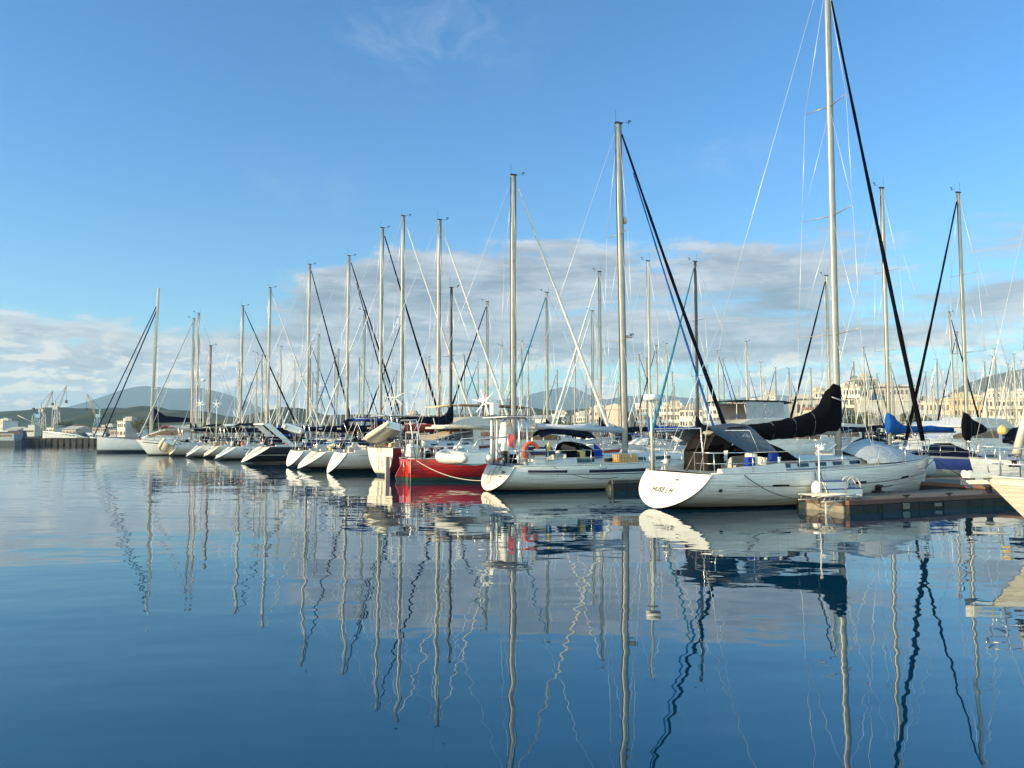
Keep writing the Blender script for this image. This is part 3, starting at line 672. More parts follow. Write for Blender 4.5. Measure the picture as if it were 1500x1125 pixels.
# tarpaulin over the foredeck
rows = []
for px, py, w in ((1234, 661, .75), (1248, 648, .95), (1268, 642, 1.0), (1290, 648, .9), (1315, 657, .65), (1345, 672, .15)):
    l = min(A.lp(px), 11.25); z = A.zp(l, py); zd = A.dz(l) + .06; w = min(w + .25, A.hb(min(.999, l / A.L)) - .02)
    rows.append([V(l, -w, zd), V(l, -w * .97, zd + .10), V(l, -w * .5, lerp(zd, z, .62)), V(l, 0, z), V(l, w * .5, lerp(zd, z, .62)), V(l, w * .97, zd + .1), V(l, w, zd)])
A.part('foredeck_tarpaulin', MB().loft(rows, close=False), clight)
A.part('dorade_vent', MB().lathe(V(5.6, -.5, 1.75), [(.1, 0), (.1, .12), (0, .14)], 12), gelc)
A.part('hatch', MB().box(V(6.3, 0, 1.83), (.5, .5, .04), rot=Matrix.Rotation(-.5, 3, 'Y')), gelc)
# transom: seams, swim step, name
tp = lambda q, y: V(A.P(0, q, -1).x - .006, y, A.P(0, q, -1).z)
def tline(n_, pts, m=mat('seam_grey', (.36, .34, .28), .6), r=.006): return A.part(n_, MB().tube(pts, r, 4), m)
tline('transom_seam', [tp(.02, .9), tp(.26, .95), tp(.30, -.55)]); tline('transom_seam', [tp(.72, .95), tp(.72, .05)]); tline('transom_seam', [tp(.26, .1), tp(.72, .1)], r=.003)
slope = math.atan2(A.P(0, .2, -1).x - A.P(0, .7, -1).x, A.P(0, .2, -1).z - A.P(0, .7, -1).z)
trot = (R(90), 0, R(-90))
def on_transom(b, name, body, size, q, y, m, shear=0.0, parent=None):
    sl = math.atan2(b.P(0, .2, -1).x - b.P(0, .7, -1).x, b.P(0, .2, -1).z - b.P(0, .7, -1).z)
    mtx = Matrix.Rotation(sl, 4, 'Y') @ Matrix.Rotation(R(-90), 4, 'Z') @ Matrix.Rotation(R(90), 4, 'X')
    p = b.P(0, q, -1)
    return text_mesh(name, body, size, m, parent or b.root, (p.x - .008, y, p.z), mtx.to_euler(), shear)
ink = mat('lettering_black', (.015, .015, .018), .5)
on_transom(A, 'lettering', 'HUSS', .25, .50, .40, ink, .15); on_transom(A, 'lettering', 'H', .25, .50, -.28, ink, .15)
bars = MB()
for k in (-1, 0, 1):
    q = .50 + k * .062; p = A.P(0, q, -1); bars.box(V(p.x - .012, -.075 - k * .02, p.z), (.008, .12, .028))
A.part('lettering', bars, ink)
on_transom(A, 'lettering', 'OPEN', .075, .20, -.25, ink, .3)
struct  # (setting helper defined above)
fx = A.P(A.lp(1187, -1.95) / A.L, 0, -1); fw = A.world(fx.x, fx.y - .19, .50)
fender('white ribbed fender hanging on the side of the large white sloop near the dock end', fw, .62, .15, white, V(0, .06, .62))
for px, k in ((1191, -.2), (1200, .1)):
    p = A.P(A.lp(px, -1.95) / A.L, 0, -1); w = A.world(p.x, p.y - .02, p.z)
    rope_line('fender_line', 'dark line hanging down the side of the large white sloop beside its white fender', w, w + V(0, 0, -.55), 0, .008, rope, 3)

# ================================================================== B: white sloop with the navy cove stripe
x0, y0 = from_px(733, 31.6)
B = Boat('sailing_yacht', 'white sloop with navy side stripe, grey boom and cluttered stern arch beside red boat', x0, y0, L=12.3, B=3.8, fs=1.02, fb=1.35, tw=.74, rake=.62, brake=.9, tb=.03,
         draft=.5, dip=.03, n=28, hull=WHITE2)
transom_mat(B, gelc)
navy = mat('stripe_navy', (.010, .014, .040), .4); B.strip('navy_stripe', .05, .90, .125, .21, navy); B.strip('navy_pinstripe', .055, .90, .240, .262, navy)
B.strip('stripe_gap', .18, .255, .11, .215, gel, out=.010)
B.cabin(2.6, 9.4, 1.05, .5, .42, .22, windows=4, wl=.85, wh=.14); B.coaming(.5, 2.8, 1.3, .3)
B.rails(n=6, l0=1.4, l1=10.6, r=.012)
bl = B.lp(915)
B.rig(bl, B.zp(bl, 172), rx=.14, ry=.09, spr=(.34, .66), slen=1.45, sweep=.2, wr=.009, aft=.2, fwd=12.0, twin=True)
B.jib(cnavy, r=.085, k0=.03, k1=.97, sag=.15); B.jib(cblue, r=.05, k0=.03, k1=.86, foot=V(11.3, 0, 1.35), sag=.15, name='furled_staysail')
B.boom(bl - B.lp(790), B.zp(bl - 2, 630), None, r=.13, up=.14, m=mat('boom_grey', (.40, .44, .50), .4))
B.part('mast_step_light', MB().lathe(B.mp(B.zp(bl, 318)) + V(.24, 0, 0), [(0, -.18), (.09, -.14), (.09, .14), (0, .18)], 10), clight, B.mast)
B.part('deck_light', MB().box(B.mp(B.zp(bl, 492)) + V(.32, 0, 0), (.34, .2, .08)).lathe(B.mp(B.zp(bl, 492)) + V(.48, 0, .12), [(0, -.05), (.11, -.05), (.08, .04), (0, .06)], 12), clight, B.mast)
B.hood('spray_hood', B.lp(830), B.lp(868), 1.05, .62, cblack, z=1.38, win=clight)
B.part('hood_side_panel', MB().loft([[V(l, -1.12, 1.3), V(l, -1.05, 1.95 - .3 * u), V(l, -.7, 2.12 - .35 * u)] for l, u in ((B.lp(868, -1), 0), (B.lp(880, -1), 1))], close=False), croyal)
B.part('biminis_boom_cover', MB().loft([[V(l, -.5, z), V(l, 0, z + .28), V(l, .5, z)] for l, z in ((B.lp(785), 2.15), (B.lp(800), 2.32), (B.lp(835), 2.28), (B.lp(865), 2.1))], close=False), cnavy)
B.part('wheel_cover', MB().lathe(V(2.0, -.3, 1.62), [(0, -.06), (.26, -.05), (.28, 0), (.26, .05), (0, .06)], 16, axis='x'), cblue)
B.part('locker_box', MB().box(V(B.lp(788, -1.2), -1.2, 1.42), (.5, .42, .58)), white, bevel=.02)
B.part('boarding_ladder', MB().tube([V(B.lp(878, -1.9), -1.95, 1.15), V(B.lp(878, -1.9), -1.97, .9)], .012, 4).tube([V(B.lp(886, -1.9), -1.95, 1.15), V(B.lp(886, -1.9), -1.97, .9)], .012, 4)
       .tube([V(B.lp(878, -1.9), -1.97, .92), V(B.lp(886, -1.9), -1.97, .92)], .012, 4), steel)
wl_ = B.lp(912, -1.3)
def crate(bt, l, y, z, label):
    p = bt.world(l, y, z); t = thing('wooden_crate', label, 'crate', p, R(90 - bt.az))
    MB().box(V(0, 0, .17), (.95, .5, .34)).build('crate_body', mat('crate_wood', (.50, .28, .10), .7, var=.3, vscale=12), t)
    for k in range(7): MB().box(V(-.42 + k * .14, -.262, .17), (.10, .02, .38)).build('slat', mat('slat_wood', (.62, .38, .15), .7, var=.25, vscale=9), t)
crate(B, B.lp(914, -1.2), -1.25, 1.12, 'slatted wooden crate on the side deck of the navy-striped sloop')
# stern arch with solar panels, wind turbine and outboard
B.arch(.25, 1.3, 2.95, r=.035, rake=-.05)
B.part('solar_panel', MB().box(V(.3, 0, 3.02), (1.1, 2.5, .04)), solar); B.part('panel_rim', MB().box(V(.3, 0, 2.99), (1.14, 2.54, .03)), white)
B.windgen(V(-.1, 1.15, 3.0), V(-.15, 1.2, 3.65), r=.56, ph=.2)
B.part('battery_box', MB().box(V(.0, .62, 3.35), (.3, .34, .5)), white, bevel=.02)
B.part('post', MB().tube([V(.1, 1.2, 1.05), V(.1, 1.15, 3.0)], .06, 8).tube([V(.15, .7, 1.05), V(.15, .7, 3.0)], .045, 8), white)
om = thing('outboard_motor', 'white and black outboard motor clamped to the stern rail of the navy-striped sloop', 'outboard', B.world(.15, -.15, 1.55), R(90 - AX))
MB().box(V(0, 0, .22), (.34, .26, .34), taper=.8).build('engine_cowl', white, om, bevel=.06)
MB().box(V(0, 0, -.02), (.30, .22, .16)).build('lower_cowl', blackp, om, bevel=.04)
MB().tube([V(0, 0, -.1), V(-.05, 0, -.6)], .05, 8).lathe(V(-.1, 0, -.62), [(0, -.12), (.05, -.08), (.05, .1), (0, .14)], 8, axis='x').build('drive_leg', blackp, om)
B.part('canvas_wrap', MB().box(V(.3, .1, 2.35), (.5, .7, .9), taper=.7), cwhite, bevel=.08)
lb = thing('horseshoe_lifebuoy', 'orange horseshoe lifebuoy hanging on the stern rail of the navy-striped sloop', 'lifebuoy', B.world(.75, -1.35, 1.5), R(90 - AX))
MB().tube([V(math.cos(t_) * .30, 0, .10 + math.sin(t_) * .30 * 1.15) for t_ in [R(-50 + 280 * i / 20) for i in range(21)]], .085, 10, flat=.7).build('horseshoe_float', orange, lb)
MB().box(V(0, .0, -.02), (.22, .12, .3)).build('canvas_pocket', clight, lb, bevel=.02)
bu = thing('folded_umbrella', 'small yellow rolled flag on a pole at the stern of the navy-striped sloop', 'flag', B.world(1.55, -1.3, 1.6), 0)
MB().lathe(V(0, 0, 0), [(.02, -.5), (.03, 0), (.10, .06), (.09, .3), (.03, .42), (0, .44)], 8).build('rolled_cloth', cyell, bu)
bu.name = 'rolled_flag'
fl = thing('ensign', 'small red and white flag drooping from the stern arch of the navy-striped sloop', 'flag', B.world(-.1, -1.0, 1.4), 0)
MB().tube([V(0, 0, -.35), V(0, 0, 1.25)], .012, 5).build('flag_staff', steel, fl)
MB().loft([[V(.02 + .10 * j + .03 * math.sin(i * 2.0), .04 * math.sin(j * 2 + i), .95 - i * .13 - .05 * j) for j in range(3)] for i in range(5)], close=False).build('flag_cloth', redp, fl)
rf = thing('radar_reflector', 'pale round scoop on a pole above the stern of the navy-striped sloop', 'reflector', B.world(1.15, -.6, 2.72), 0)
MB().lathe(V(0, 0, 0), [(0, -.05), (.14, -.03), (.2, .1), (.22, .12)], 12, axis='x').build('dish', gelc, rf); MB().tube([V(0, 0, -1.5), V(0, 0, -.05)], .018, 5).build('pole', steel, rf)
dg = dinghy('grey inflatable dinghy hung on davits behind the navy-striped sloop, half hiding the red hull', B.world(-1.55, .5, 1.32), R(90 - AX + 92), 3.3, 1.5, .22, (0, .02), hyp, gelc)
B.part('davit', MB().tube([V(.1, 1.0, 2.2), V(-1.3, 1.1, 2.1), V(-1.5, 1.1, 1.7)], .03, 6).tube([V(.1, -.9, 2.2), V(-1.3, -.8, 2.1), V(-1.5, -.8, 1.7)], .03, 6), steel)
# open transom with steps, stains and name
B.part('transom_step', MB().box(V(-.30, .25, .42), (.05, 1.1, .02)).box(V(-.22, .25, .62), (.05, 1.0, .02)), mat('stain_ochre', (.50, .36, .12), .7, var=.4))
B.part('boarding_ladder', MB().tube([B.P(0, .2, -1).lerp(B.P(0, .2, 1), .62) - V(.03, 0, 0), B.P(0, .75, -1).lerp(B.P(0, .75, 1), .62) - V(.03, 0, 0)], .015, 5)
       .tube([B.P(0, .2, -1).lerp(B.P(0, .2, 1), .75) - V(.03, 0, 0), B.P(0, .75, -1).lerp(B.P(0, .75, 1), .78) - V(.03, 0, 0)], .015, 5)
       .tube([B.P(0, .75, -1).lerp(B.P(0, .75, 1), .62) - V(.03, 0, 0), B.P(0, .75, -1).lerp(B.P(0, .75, 1), .78) - V(.03, 0, 0)], .015, 5), steel)
on_transom(B, 'lettering', 'LYRA', .17, .24, -.62, ink, .2); on_transom(B, 'lettering', 'NOUMEA', .07, .42, -.60, ink)
for px in (835, 842): 
    p = B.P(B.lp(px, -1.8) / B.L, .82, -1, 0); B.part('drain_fitting', MB().lathe(p, [(0, -.02), (.04, -.02), (.04, .02), (0, .02)], 10, axis='y'), blackp)

# ================================================================== C: the red ketch-sterned sloop
x0, y0 = from_px(592, 38.4)
C = Boat('sailing_yacht', 'bright red steel sloop with green waterline lying between the maroon boat and the navy-striped sloop', x0, y0, L=12.6, B=3.7, fs=1.08, fb=1.5, tw=.42, rake=-.1, brake=1.0, tb=-.25, dip=.05,
         hull=RED, n=26)
C.rake = .0
C.cabin(2.2, 8.8, 1.1, .6, .42, .25, windows=5, wl=.62, wh=.16, m=gel); C.rails(n=7, l0=1.2, l1=10.8, r=.014)
cl = C.lp(752); C.rig(cl, C.zp(cl, 250), rx=.14, ry=.09, spr=(.37, .68), slen=1.3, wr=.010, aft=.0, fwd=12.3, twin=True)
C.jib(cwhite, r=.085, k0=.03, k1=.96, sag=.1)
C.boom(3.4, C.zp(cl - 1, 628), None, r=.10, m=alu)
C.part('rudder', MB().loft([[V(-.25, -.03, -.4), V(-.25, .03, -.4), V(.25, .03, -.4), V(.25, -.03, -.4)], [V(-.42, -.04, .25), V(-.42, .04, .25), V(.2, .04, .25), V(.2, -.04, .25)], [V(-.05, -.04, .95), V(-.05, .04, .95), V(.1, .04, .95), V(.1, -.04, .95)]], smooth=False), RED)
C.part('deck_house', MB().box(V(3.3, 0, 1.58), (1.1, 1.3, .34), taper=.85), gel, bevel=.05)
for l, h_ in ((.8, 1.6), (1.4, 1.3), (1.9, 1.15), (2.5, 1.0)): C.part('deck_vent', MB().tube([V(l, -.9, 1.1), V(l, -.9, 1.0 + h_ * .5)], .04, 6).lathe(V(l, -.9, 1.0 + h_ * .5), [(0, -.1), (.11, -.08), (.12, .06), (0, .12)], 10), gel)
C.arch(.3, 1.0, 3.0, r=.03)
C.part('gallows', MB().tube([V(.4, -1.0, 1.1), V(.4, -1.0, 2.4), V(.4, 1.0, 2.4), V(.4, 1.0, 1.1)], .035, 6), aluw)
C.part('fishing_gear', MB().tube([V(1.6, -1.0, 1.3), V(1.2, -1.0, 3.1)], .02, 5).box(V(.4, -.2, 1.5), (.5, .9, .6), taper=.8), cwhite)
C.part('stern_fender', MB().tube([C.P(.01, .05, -1) + V(-.05, -.02, 0), C.P(.01, .5, -1) + V(-.02, -.05, 0)], .10, 8), orange)

# ================================================================== D: boat with the flat white transom and maroon sides
x0, y0 = from_px(557, 42.6)
D = Boat('sailing_yacht', 'sloop with tall flat cream transom and dark maroon sides moored left of the red boat', x0, y0, az=47, L=9.6, B=2.9, fs=1.55, fb=1.75, tw=.86, rake=-.12, brake=.8, tb=-.2, dip=.05, hull=MAROON, n=20, sec=(1.9, 1.5))
transom_mat(D, CREAM)
D.cabin(2.5, 7, .8, .5, .4, .3, windows=3); D.rails(n=5, l0=1.2, l1=8.2, r=.014)
dl = D.lp(660); D.rig(dl, D.zp(dl, 420), m=carbon, rx=.09, ry=.07, spr=(.55,), slen=.9, wr=.011, fwd=9.4)
D.boom(3.4, 2.95, cnavy)
D.part('rudder', MB().box(V(-.16, -1.0, .45), (.25, .10, 1.3)), mat('rudder_pink', (.72, .48, .42), .6, var=.4))
D.arch(.3, 1.1, 3.3, r=.03); D.part('stern_canopy', MB().box(V(1.1, .1, 3.32), (1.9, 2.2, .05)), cwhite, bevel=.01)
D.windgen(V(.1, -.9, 3.2), V(.1, -1.3, 4.25), r=.55, ph=.1, blades=5)
dinghy('cream inflatable dinghy tilted on davits above the flat cream transom', D.world(-.35, -.75, 2.28), R(90 - 47 + 90), 2.5, 1.25, .17, (.25, .36), hypc, gelc)
D.part('davit', MB().tube([V(.3, .9, 3.2), V(-.9, 1.1, 3.15)], .03, 6).tube([V(.3, -.9, 3.2), V(-.9, -.7, 3.5)], .03, 6), steel)
D.part('outboard_cover', MB().lathe(V(.1, -.8, 2.5), [(0, -.7), (.16, -.6), (.2, 0), (.26, .25), (.2, .5), (0, .6)], 10), cgrey)

B.clutter(5, 14); C.clutter(6, 10); D.clutter(7, 8)
# ================================================================== front row further left
def front(label, px, Y, mast_px, top, L=12.0, az=55, B=3.7, fs=1.15, fb=1.4, tw=.72, rake=.9, hull=WHITE, cov=cnavy, jibm=cnavy, hood=cnavy, bim=None, spr=(.35, .67), blen=4.6, **kw):
    x0, y0 = from_px(px, Y); k = kw.pop('k', 1.0); rigkw = kw.pop('rig', {})
    b = Boat('sailing_yacht', label, x0, y0, az=az, L=L, B=B, fs=fs, fb=fb, tw=tw, rake=rake, hull=hull, n=20, sec=(1.95, 1.42), group='sailing yachts moored stern out along the pontoon', **kw)
    b.cabin(2.6, L * .76, B * .28, B * .15, .42, .22, windows=3, wl=.8); b.coaming(.5, 2.8, B * .36, .3); b.rails(n=5, l0=1.4, l1=L - 1.8, r=.014)
    ml = b.lp(mast_px); b.rig(ml, b.zp(ml, top), rx=.12, ry=.08, spr=spr, slen=1.3, wr=.010 + Y * .00008, fwd=L - .2, **rigkw)
    if jibm: b.jib(jibm, r=.085, k0=.03, k1=.965)
    b.boom(blen, 2.55, cov)
    if hood: b.hood('spray_hood', 2.7, 3.9, 1.0, .6, hood, z=1.5, win=glassm)
    if bim: b.bimini(.5, 2.5, 1.3, 3.05, bim)
    b.wheel(1.3); b.clutter(int(px), 9); return b
E = front('white sloop with rounded cream stern and red boom cover, just left of the flat transom', 500, 46.4, 642, 318, L=12.6, fs=1.2, az=60, cov=cred, jibm=cwhite, hood=cgrey, tb=.0, tw=.66, rake=.8, bim=croyal, hull=hull_mat('hull_white_dark_boot', (.72, .72, .69), boot=(.01, .03, .035), bz=.26))
transom_mat(E, gelc)
F2 = front('white sloop with long raked stern and navy boom cover, right of the steel arch', 468, 51.0, 588, 312, L=13, rake=1.5, hull=CREAM, cov=cnavy, jibm=cwhite, hood=cgrey)
F1 = front('white sloop with steel arch and dinghy on davits, moored left of the long raked stern', 436, 54.0, 557, 330, L=12.4, rake=.7, cov=cnavy, jibm=cblack, hood=None)
transom_mat(F1, gelc); transom_mat(F2, gelc)
F1.arch(.3, 1.3, 3.0, r=.03)
dinghy('pale inflatable dinghy hanging level across a stern beneath dark blue boom covers', F1.world(-.2, .2, 2.65), R(90 - 55 + 70), 3.0, 1.5, .21, (0.3, 0), hyp, gelc)
G = front('black hulled cruiser with white stern and sloping white arch', 388, 62.0, 508, 372, L=13.2, fs=1.3, fb=1.6, rake=1.9, tw=.85, hull=BLACKH, cov=cnavy, jibm=cblack, hood=cblack, rig={'inner': True})
transom_mat(G, gelc)
G.jib(cblack, r=.07, k0=.03, k1=.86, foot=V(12.2, 0, 1.6), name='furled_staysail')
G.part('radar_arch', MB().loft([[V(l, sd * w, z) for l, z in ((1.6, 1.35), (2.1, 1.35))] + [V(l, sd * w * .9, z) for l, z in ((.1, 3.1), (-.5, 3.1))] for sd, w in ((-1, 1.45), (-1, 1.35))], smooth=False)
       .loft([[V(l, sd * w, z) for l, z in ((1.6, 1.35), (2.1, 1.35))] + [V(l, sd * w * .9, z) for l, z in ((.1, 3.1), (-.5, 3.1))] for sd, w in ((1, 1.35), (1, 1.45))], smooth=False)
       .box(V(-.2, 0, 3.1), (.6, 2.6, .10)), white)
G.part('stern_ladder', MB().tube([V(-1.5, -.5, .35), V(-1.0, -.6, 1.2), V(-.2, -.7, 1.5)], .03, 5).tube([V(-1.5, .3, .35), V(-1.0, .3, 1.2), V(-.2, .3, 1.5)], .03, 5), steel)
G.part('cockpit_cushion_cover', MB().box(V(1.3, 0, 1.75), (2.2, 2.2, .7), taper=.75), cnavy, bevel=.1)
H_ = front('white sloop with low stern platform and navy cockpit cover beside the black hulled cruiser', 342, 70.0, 450, 385, L=12.6, rake=1.7, tw=.62, az=52, cov=cnavy, jibm=cblack, hood=cnavy, bim=cnavy)
I_ = front('white sloop with steep cream stern and wind turbine, second left of the black hull', 318, 76.0, 392, 420, L=11.5, rake=1.3, hull=CREAM, cov=cnavy, jibm=cwhite, hood=cnavy, bim=cwhite)
I_.windgen(V(.2, .9, 1.2), V(.2, .9, 5.3), r=.46, blades=5); I_.arch(.3, 1.2, 3.0, r=.03)
J_ = front('white sloop with low raked stern and wind turbine, third left of the black hull', 294, 77.5, 352, 447, L=11, rake=1.4, cov=cnavy, jibm=cblack, hood=cwhite, bim=cnavy)
J_.windgen(V(.2, .9, 1.2), V(.2, .9, 5.4), r=.46, blades=6)
K_ = front('white cutter with brown wooden mast behind a dinghy on davits', 258, 82, 306, 506, L=11, rake=.6, cov=cbeige, jibm=None, hood=cnavy, rig={'m': wood})
K_.arch(.3, 1.2, 3.0, r=.04)
dinghy('cream inflatable dinghy hanging nose down from a white stern arch far along the row', K_.world(-.9, 0, 1.0), R(90 - 55 + 90), 3.0, 1.5, .24, (.5, .35), hypc, gelc)
# bow-out boats at the far end
def bowout(label, mast_px, top, Y, l=6.5, L=11.5, B=3.6, hull=WHITE, cov=cnavy, jibm=cnavy, m=alu, hood=cnavy, spr=(.38, .68), fs=1.05, fb=1.35, detail=True, wr=None, group='sailing yachts moored on the far side of the pontoon', name='sailing_yacht', cat='sailboat', az=AX + 180, blen=None, jr=.085, **kw):
    xm, ym = from_px(mast_px, Y); d = R(90 - az); x0 = xm - math.cos(d) * l; y0 = ym - math.sin(d) * l
    b = Boat(name, label, x0, y0, az=az, L=L, B=B, fs=fs, fb=fb, hull=hull, n=16, group=group, cat=cat, trim=kw.pop('trim', gelf), **kw)
    b.cabin(2.4, L * .78, B * .28, B * .15, .42, .22, windows=3, wl=.8)
    if detail: b.rails(n=5, l0=1.4, l1=L - 1.8, r=.016)
    b.rig(l, zat(top, Y), m=m, rx=.115, ry=.08, spr=spr, slen=1.3, wr=wr or (.010 + Y * .00010), fwd=L - .2)
    if jibm: b.jib(jibm, r=jr, k0=.03, k1=.965)
    b.boom(blen or l - 1.6, 2.5, cov)
    if cov and hood: b.bimini(.3, 2.2, 1.25, 2.75, hood)
    if hood: b.hood('spray_hood', 2.5, 3.7, 1.0, .6, hood, z=1.45)
    return b
N_ = bowout('white sloop lying bow out next to the catamaran with a pale plumb bow', 281, 466, 86, l=6.0, L=11.5, jibm=clight, fb=1.7, fs=1.3, brake=1.3)
N2 = bowout('white sloop with two crosstrees behind the bow out sloop near the catamaran', 288, 458, 90, l=6.0, L=11.5, jibm=None)
# catamaran
xm, ym = from_px(222, 101); az_ = AX + 180; d = R(90 - az_)
ct = thing('catamaran', 'large white sailing catamaran with twin dark furled headsails, far left in the row', 'catamaran', (xm - math.cos(d) * 7.2, ym - math.sin(d) * 7.2, 0), d)
class _Cat: pass
for sd in (-1, 1):
    ho = Boat.__new__(Boat); ho.root = ct; ho.x = ho.y = 0; ho.az = 90; ho.L, ho.B, ho.fs, ho.fb, ho.tw, ho.rake, ho.brake, ho.d, ho.tb, ho.dip, ho.sec = 13.2, 1.9, 1.1, 1.9, .75, 1.2, .05, .5, -.1, .0, (3.0, 2.0)
    ho.hullmat, ho.deckmat, ho.gel = hull_mat('hull_white_black_boot', (.70, .70, .69), bz=.3), deckm, gel
    ho.make_hull(16)
    for o in list(ct.children):
        if o.name.split('.')[0] in ('hull', 'deck', 'toe_rail') and not o.get('_m'): o.location.y = sd * 2.6; o['_m'] = 1
for o in ct.children:
    if '_m' in o: del o['_m']
MB().loft([[V(x, -w, z0), V(x, -w, z1), V(x, w, z1), V(x, w, z0)] for x, w, z0, z1 in ((1.5, 3.2, .9, 2.4), (3.0, 3.2, .9, 3.0), (6.0, 2.9, .9, 2.9), (8.2, 2.2, .9, 1.9))], smooth=False).build('saloon', gel, ct, bevel=.1)
MB().loft([[V(x, -w, z0), V(x, -w, z1), V(x, w, z1), V(x, w, z0)] for x, w, z0, z1 in ((3.3, 3.25, 2.2, 2.7), (6.0, 2.96, 2.15, 2.65), (7.5, 2.5, 1.9, 2.15))], smooth=False).build('saloon_window', glassm, ct)
MB().box(V(3.2, 0, 3.35), (3.4, 4.6, .10)).box(V(2.0, 2.0, 2.9), (.08, .08, 1.0)).box(V(2.0, -2.0, 2.9), (.08, .08, 1.0)).build('hardtop', white, ct, bevel=.02)
MB().box(V(12.8, 0, 1.7), (.22, 5.2, .22)).build('crossbeam', alu, ct)
Hc = zat(420, 101)
MB().tube([V(7.2, 0, 1.8), V(7.0, 0, Hc * .6), V(6.8, 0, Hc)], [.22, .2, .15], 10, flat=.6).build('mast', aluw, ct)
for q in (.38, .64):
    for sd in (-1, 1): MB().tube([V(7.0, 0, Hc * q), V(6.6, sd * 1.4, Hc * q + .1)], .05, 5).build('spreader', aluw, ct)
for sd in (-1, 1): MB().tube([V(6.2, sd * 3.2, 1.6), V(6.6, sd * 1.4, Hc * .38 + .1), V(6.6, sd * 1.2, Hc * .64), V(6.9, 0, Hc * .86)], .02, 4).build('shroud', wire, ct)
MB().tube([V(12.8, 0, 1.9), V(6.95, 0, Hc * .86)], .075, 7).build('furled_headsail', cnavy, ct)
MB().tube([V(13.8, 0, 1.9), V(6.95, 0, Hc * .89)], .065, 7).build('furled_gennaker', cnavy, ct)
MB().tube([V(12.8, 0, 1.75), V(14.2, 0, 1.9)], .08, 8).build('bowsprit', white, ct)
MB().loft([[V(x, -w, z), V(x, 0, z + h), V(x, w, z), V(x, 0, z - .1)] for x, w, z, h in ((.9, .15, 4.1, .3), (3, .3, 4.0, .5), (5.5, .35, 3.9, .8), (6.9, .3, 3.9, 1.8))]).build('sail_cover', cnavy, ct)
MB().tube([V(1.0, 1.5, 2.4), V(1.0, 1.5, 9.3)], .06, 6).build('aerial_mast', aluw, ct)
MB().lathe(V(1.0, 1.5, 9.5), [(0, -.2), (.3, -.15), (.3, .1), (0, .2)], 10).build('radar_dome', white, ct)

# ================================================================== second row, bows towards the pontoon
bowout('sloop with a ring on its mast, partly behind a taller mast halfway along the row', 589, 466, 84, cov=cnavy, jibm=cnavy)
bowout('small sloop behind the twin wind turbine stern, with a slim mast and dark headsail', 714, 441, 72, cov=cnavy, jibm=cblack)
bowout('sloop with pale mast and blue spiral headsail standing behind the cluttered stern arch', 802, 427, 66, cov=cnavy, jibm=cteal)
bowout('sloop with white furled headsail crossing the navy-striped sloop boom', 880, 396, 60, cov=cnavy, jibm=cwhite, hood=cwhite)
bowout('sloop with white mast behind the dark and blue headsails, blue cover on its boom', 952, 380, 57, cov=cblue, jibm=None, m=aluw)
bowout('sloop with a dark weathered mast and blue headsail right of the navy headsail', 1022, 381, 56, cov=cnavy, jibm=cteal, m=carbon, l=7)
bowout('sloop with a gold coloured mast half hidden behind the nearest tall mast', 1216, 402, 60, cov=cnavy, jibm=cblack, m=mat('mast_gold', (.62, .50, .30), .4, var=.15))
P_ = bowout('sloop with bright blue boom cover behind the foredeck tarpaulin', 1302, 270, 41, l=6.2, L=11.5, cov=None, jibm=None, hood=None, wr=.010)
z_ = zat(634, 41)
P_.boom(5.0, z_, cblue, [(-.22, z_ + .95, z_ - .08, .05), (-.14, z_ + 1.08, z_ - .10, .17), (.05, z_ + 1.05, z_ - .10, .2), (.35, z_ + .86, z_ - .10, .2), (.62, z_ + .62, z_ - .06, .17), (.95, z_ + .42, z_ - .02, .14), (1.6, z_ + .36, z_ + .0, .15), (3.2, z_ + .38, z_ + .02, .15), (4.9, z_ + .30, z_ + .06, .12)], up=.05)
Q_ = bowout('cream sloop with blue cabin side and navy foredeck cover beyond the dock', 1416, 277, 42, l=5.6, L=10.8, hull=hull_mat('hull_stone', (.50, .47, .40), bz=.05), cov=None, jibm=cblack, jr=.075, hood=None, fs=1.05, fb=1.2, wr=.010)
Q_.strip('blue_band', .02, .97, .03, .42, mat('band_blue', (.05, .08, .30), .4, var=.2))
for l in (4.2, 6.2): 
    for sd in (-1, 1): Q_.part('porthole', MB().loft([[Q_.P((l + d_) / Q_.L, q, sd, .02) for q in (.12, .34)] for d_ in (-.25, .25)], close=False, smooth=False), glassm)
z_ = zat(632, 42)
Q_.boom(3.2, z_, cblack, [(-.25, z_ + 1.0, z_ - .5, .18), (.05, z_ + 1.0, z_ - .5, .22), (.35, z_ + .65, z_ - .25, .2), (1.1, z_ + .42, z_ - .1, .2), (1.5, z_ + .2, z_, .1)], up=.05)
rows = []
for l, z, w in ((6.0, .35, 1.2), (7.0, .75, 1.1), (8.2, .7, .9), (9.4, .35, .5), (10.3, .12, .15)):
    zd = Q_.dz(l) + .04; rows.append([V(l, -w, zd), V(l, -w * .5, zd + z * .7), V(l, 0, zd + z), V(l, w * .5, zd + z * .7), V(l, w, zd)])
Q_.part('foredeck_cover', MB().loft(rows, close=False), cnavy)
Q_.windgen(V(.3, 1.0, 1.2), V(.3, 1.0, 4.2), r=.6, blades=6)
S2 = bowout('sloop at the right edge with large navy boom cover and yellow bag', 1532, 250, 33, l=6, L=11, cov=None, jibm=None, hood=None, wr=.009)
z_ = zat(642, 33)
S2.boom(4.4, z_, cnavy, [(-2.6, z_ + .2, z_ - .1, .1), (-2.2, z_ + .42, z_ - .12, .22), (-1.2, z_ + .5, z_ - .2, .28), (-.3, z_ + .62, z_ - .22, .3), (.6, z_ + .6, z_ - .2, .3), (2.5, z_ + .5, z_ - .1, .25), (4.3, z_ + .3, z_, .15)])
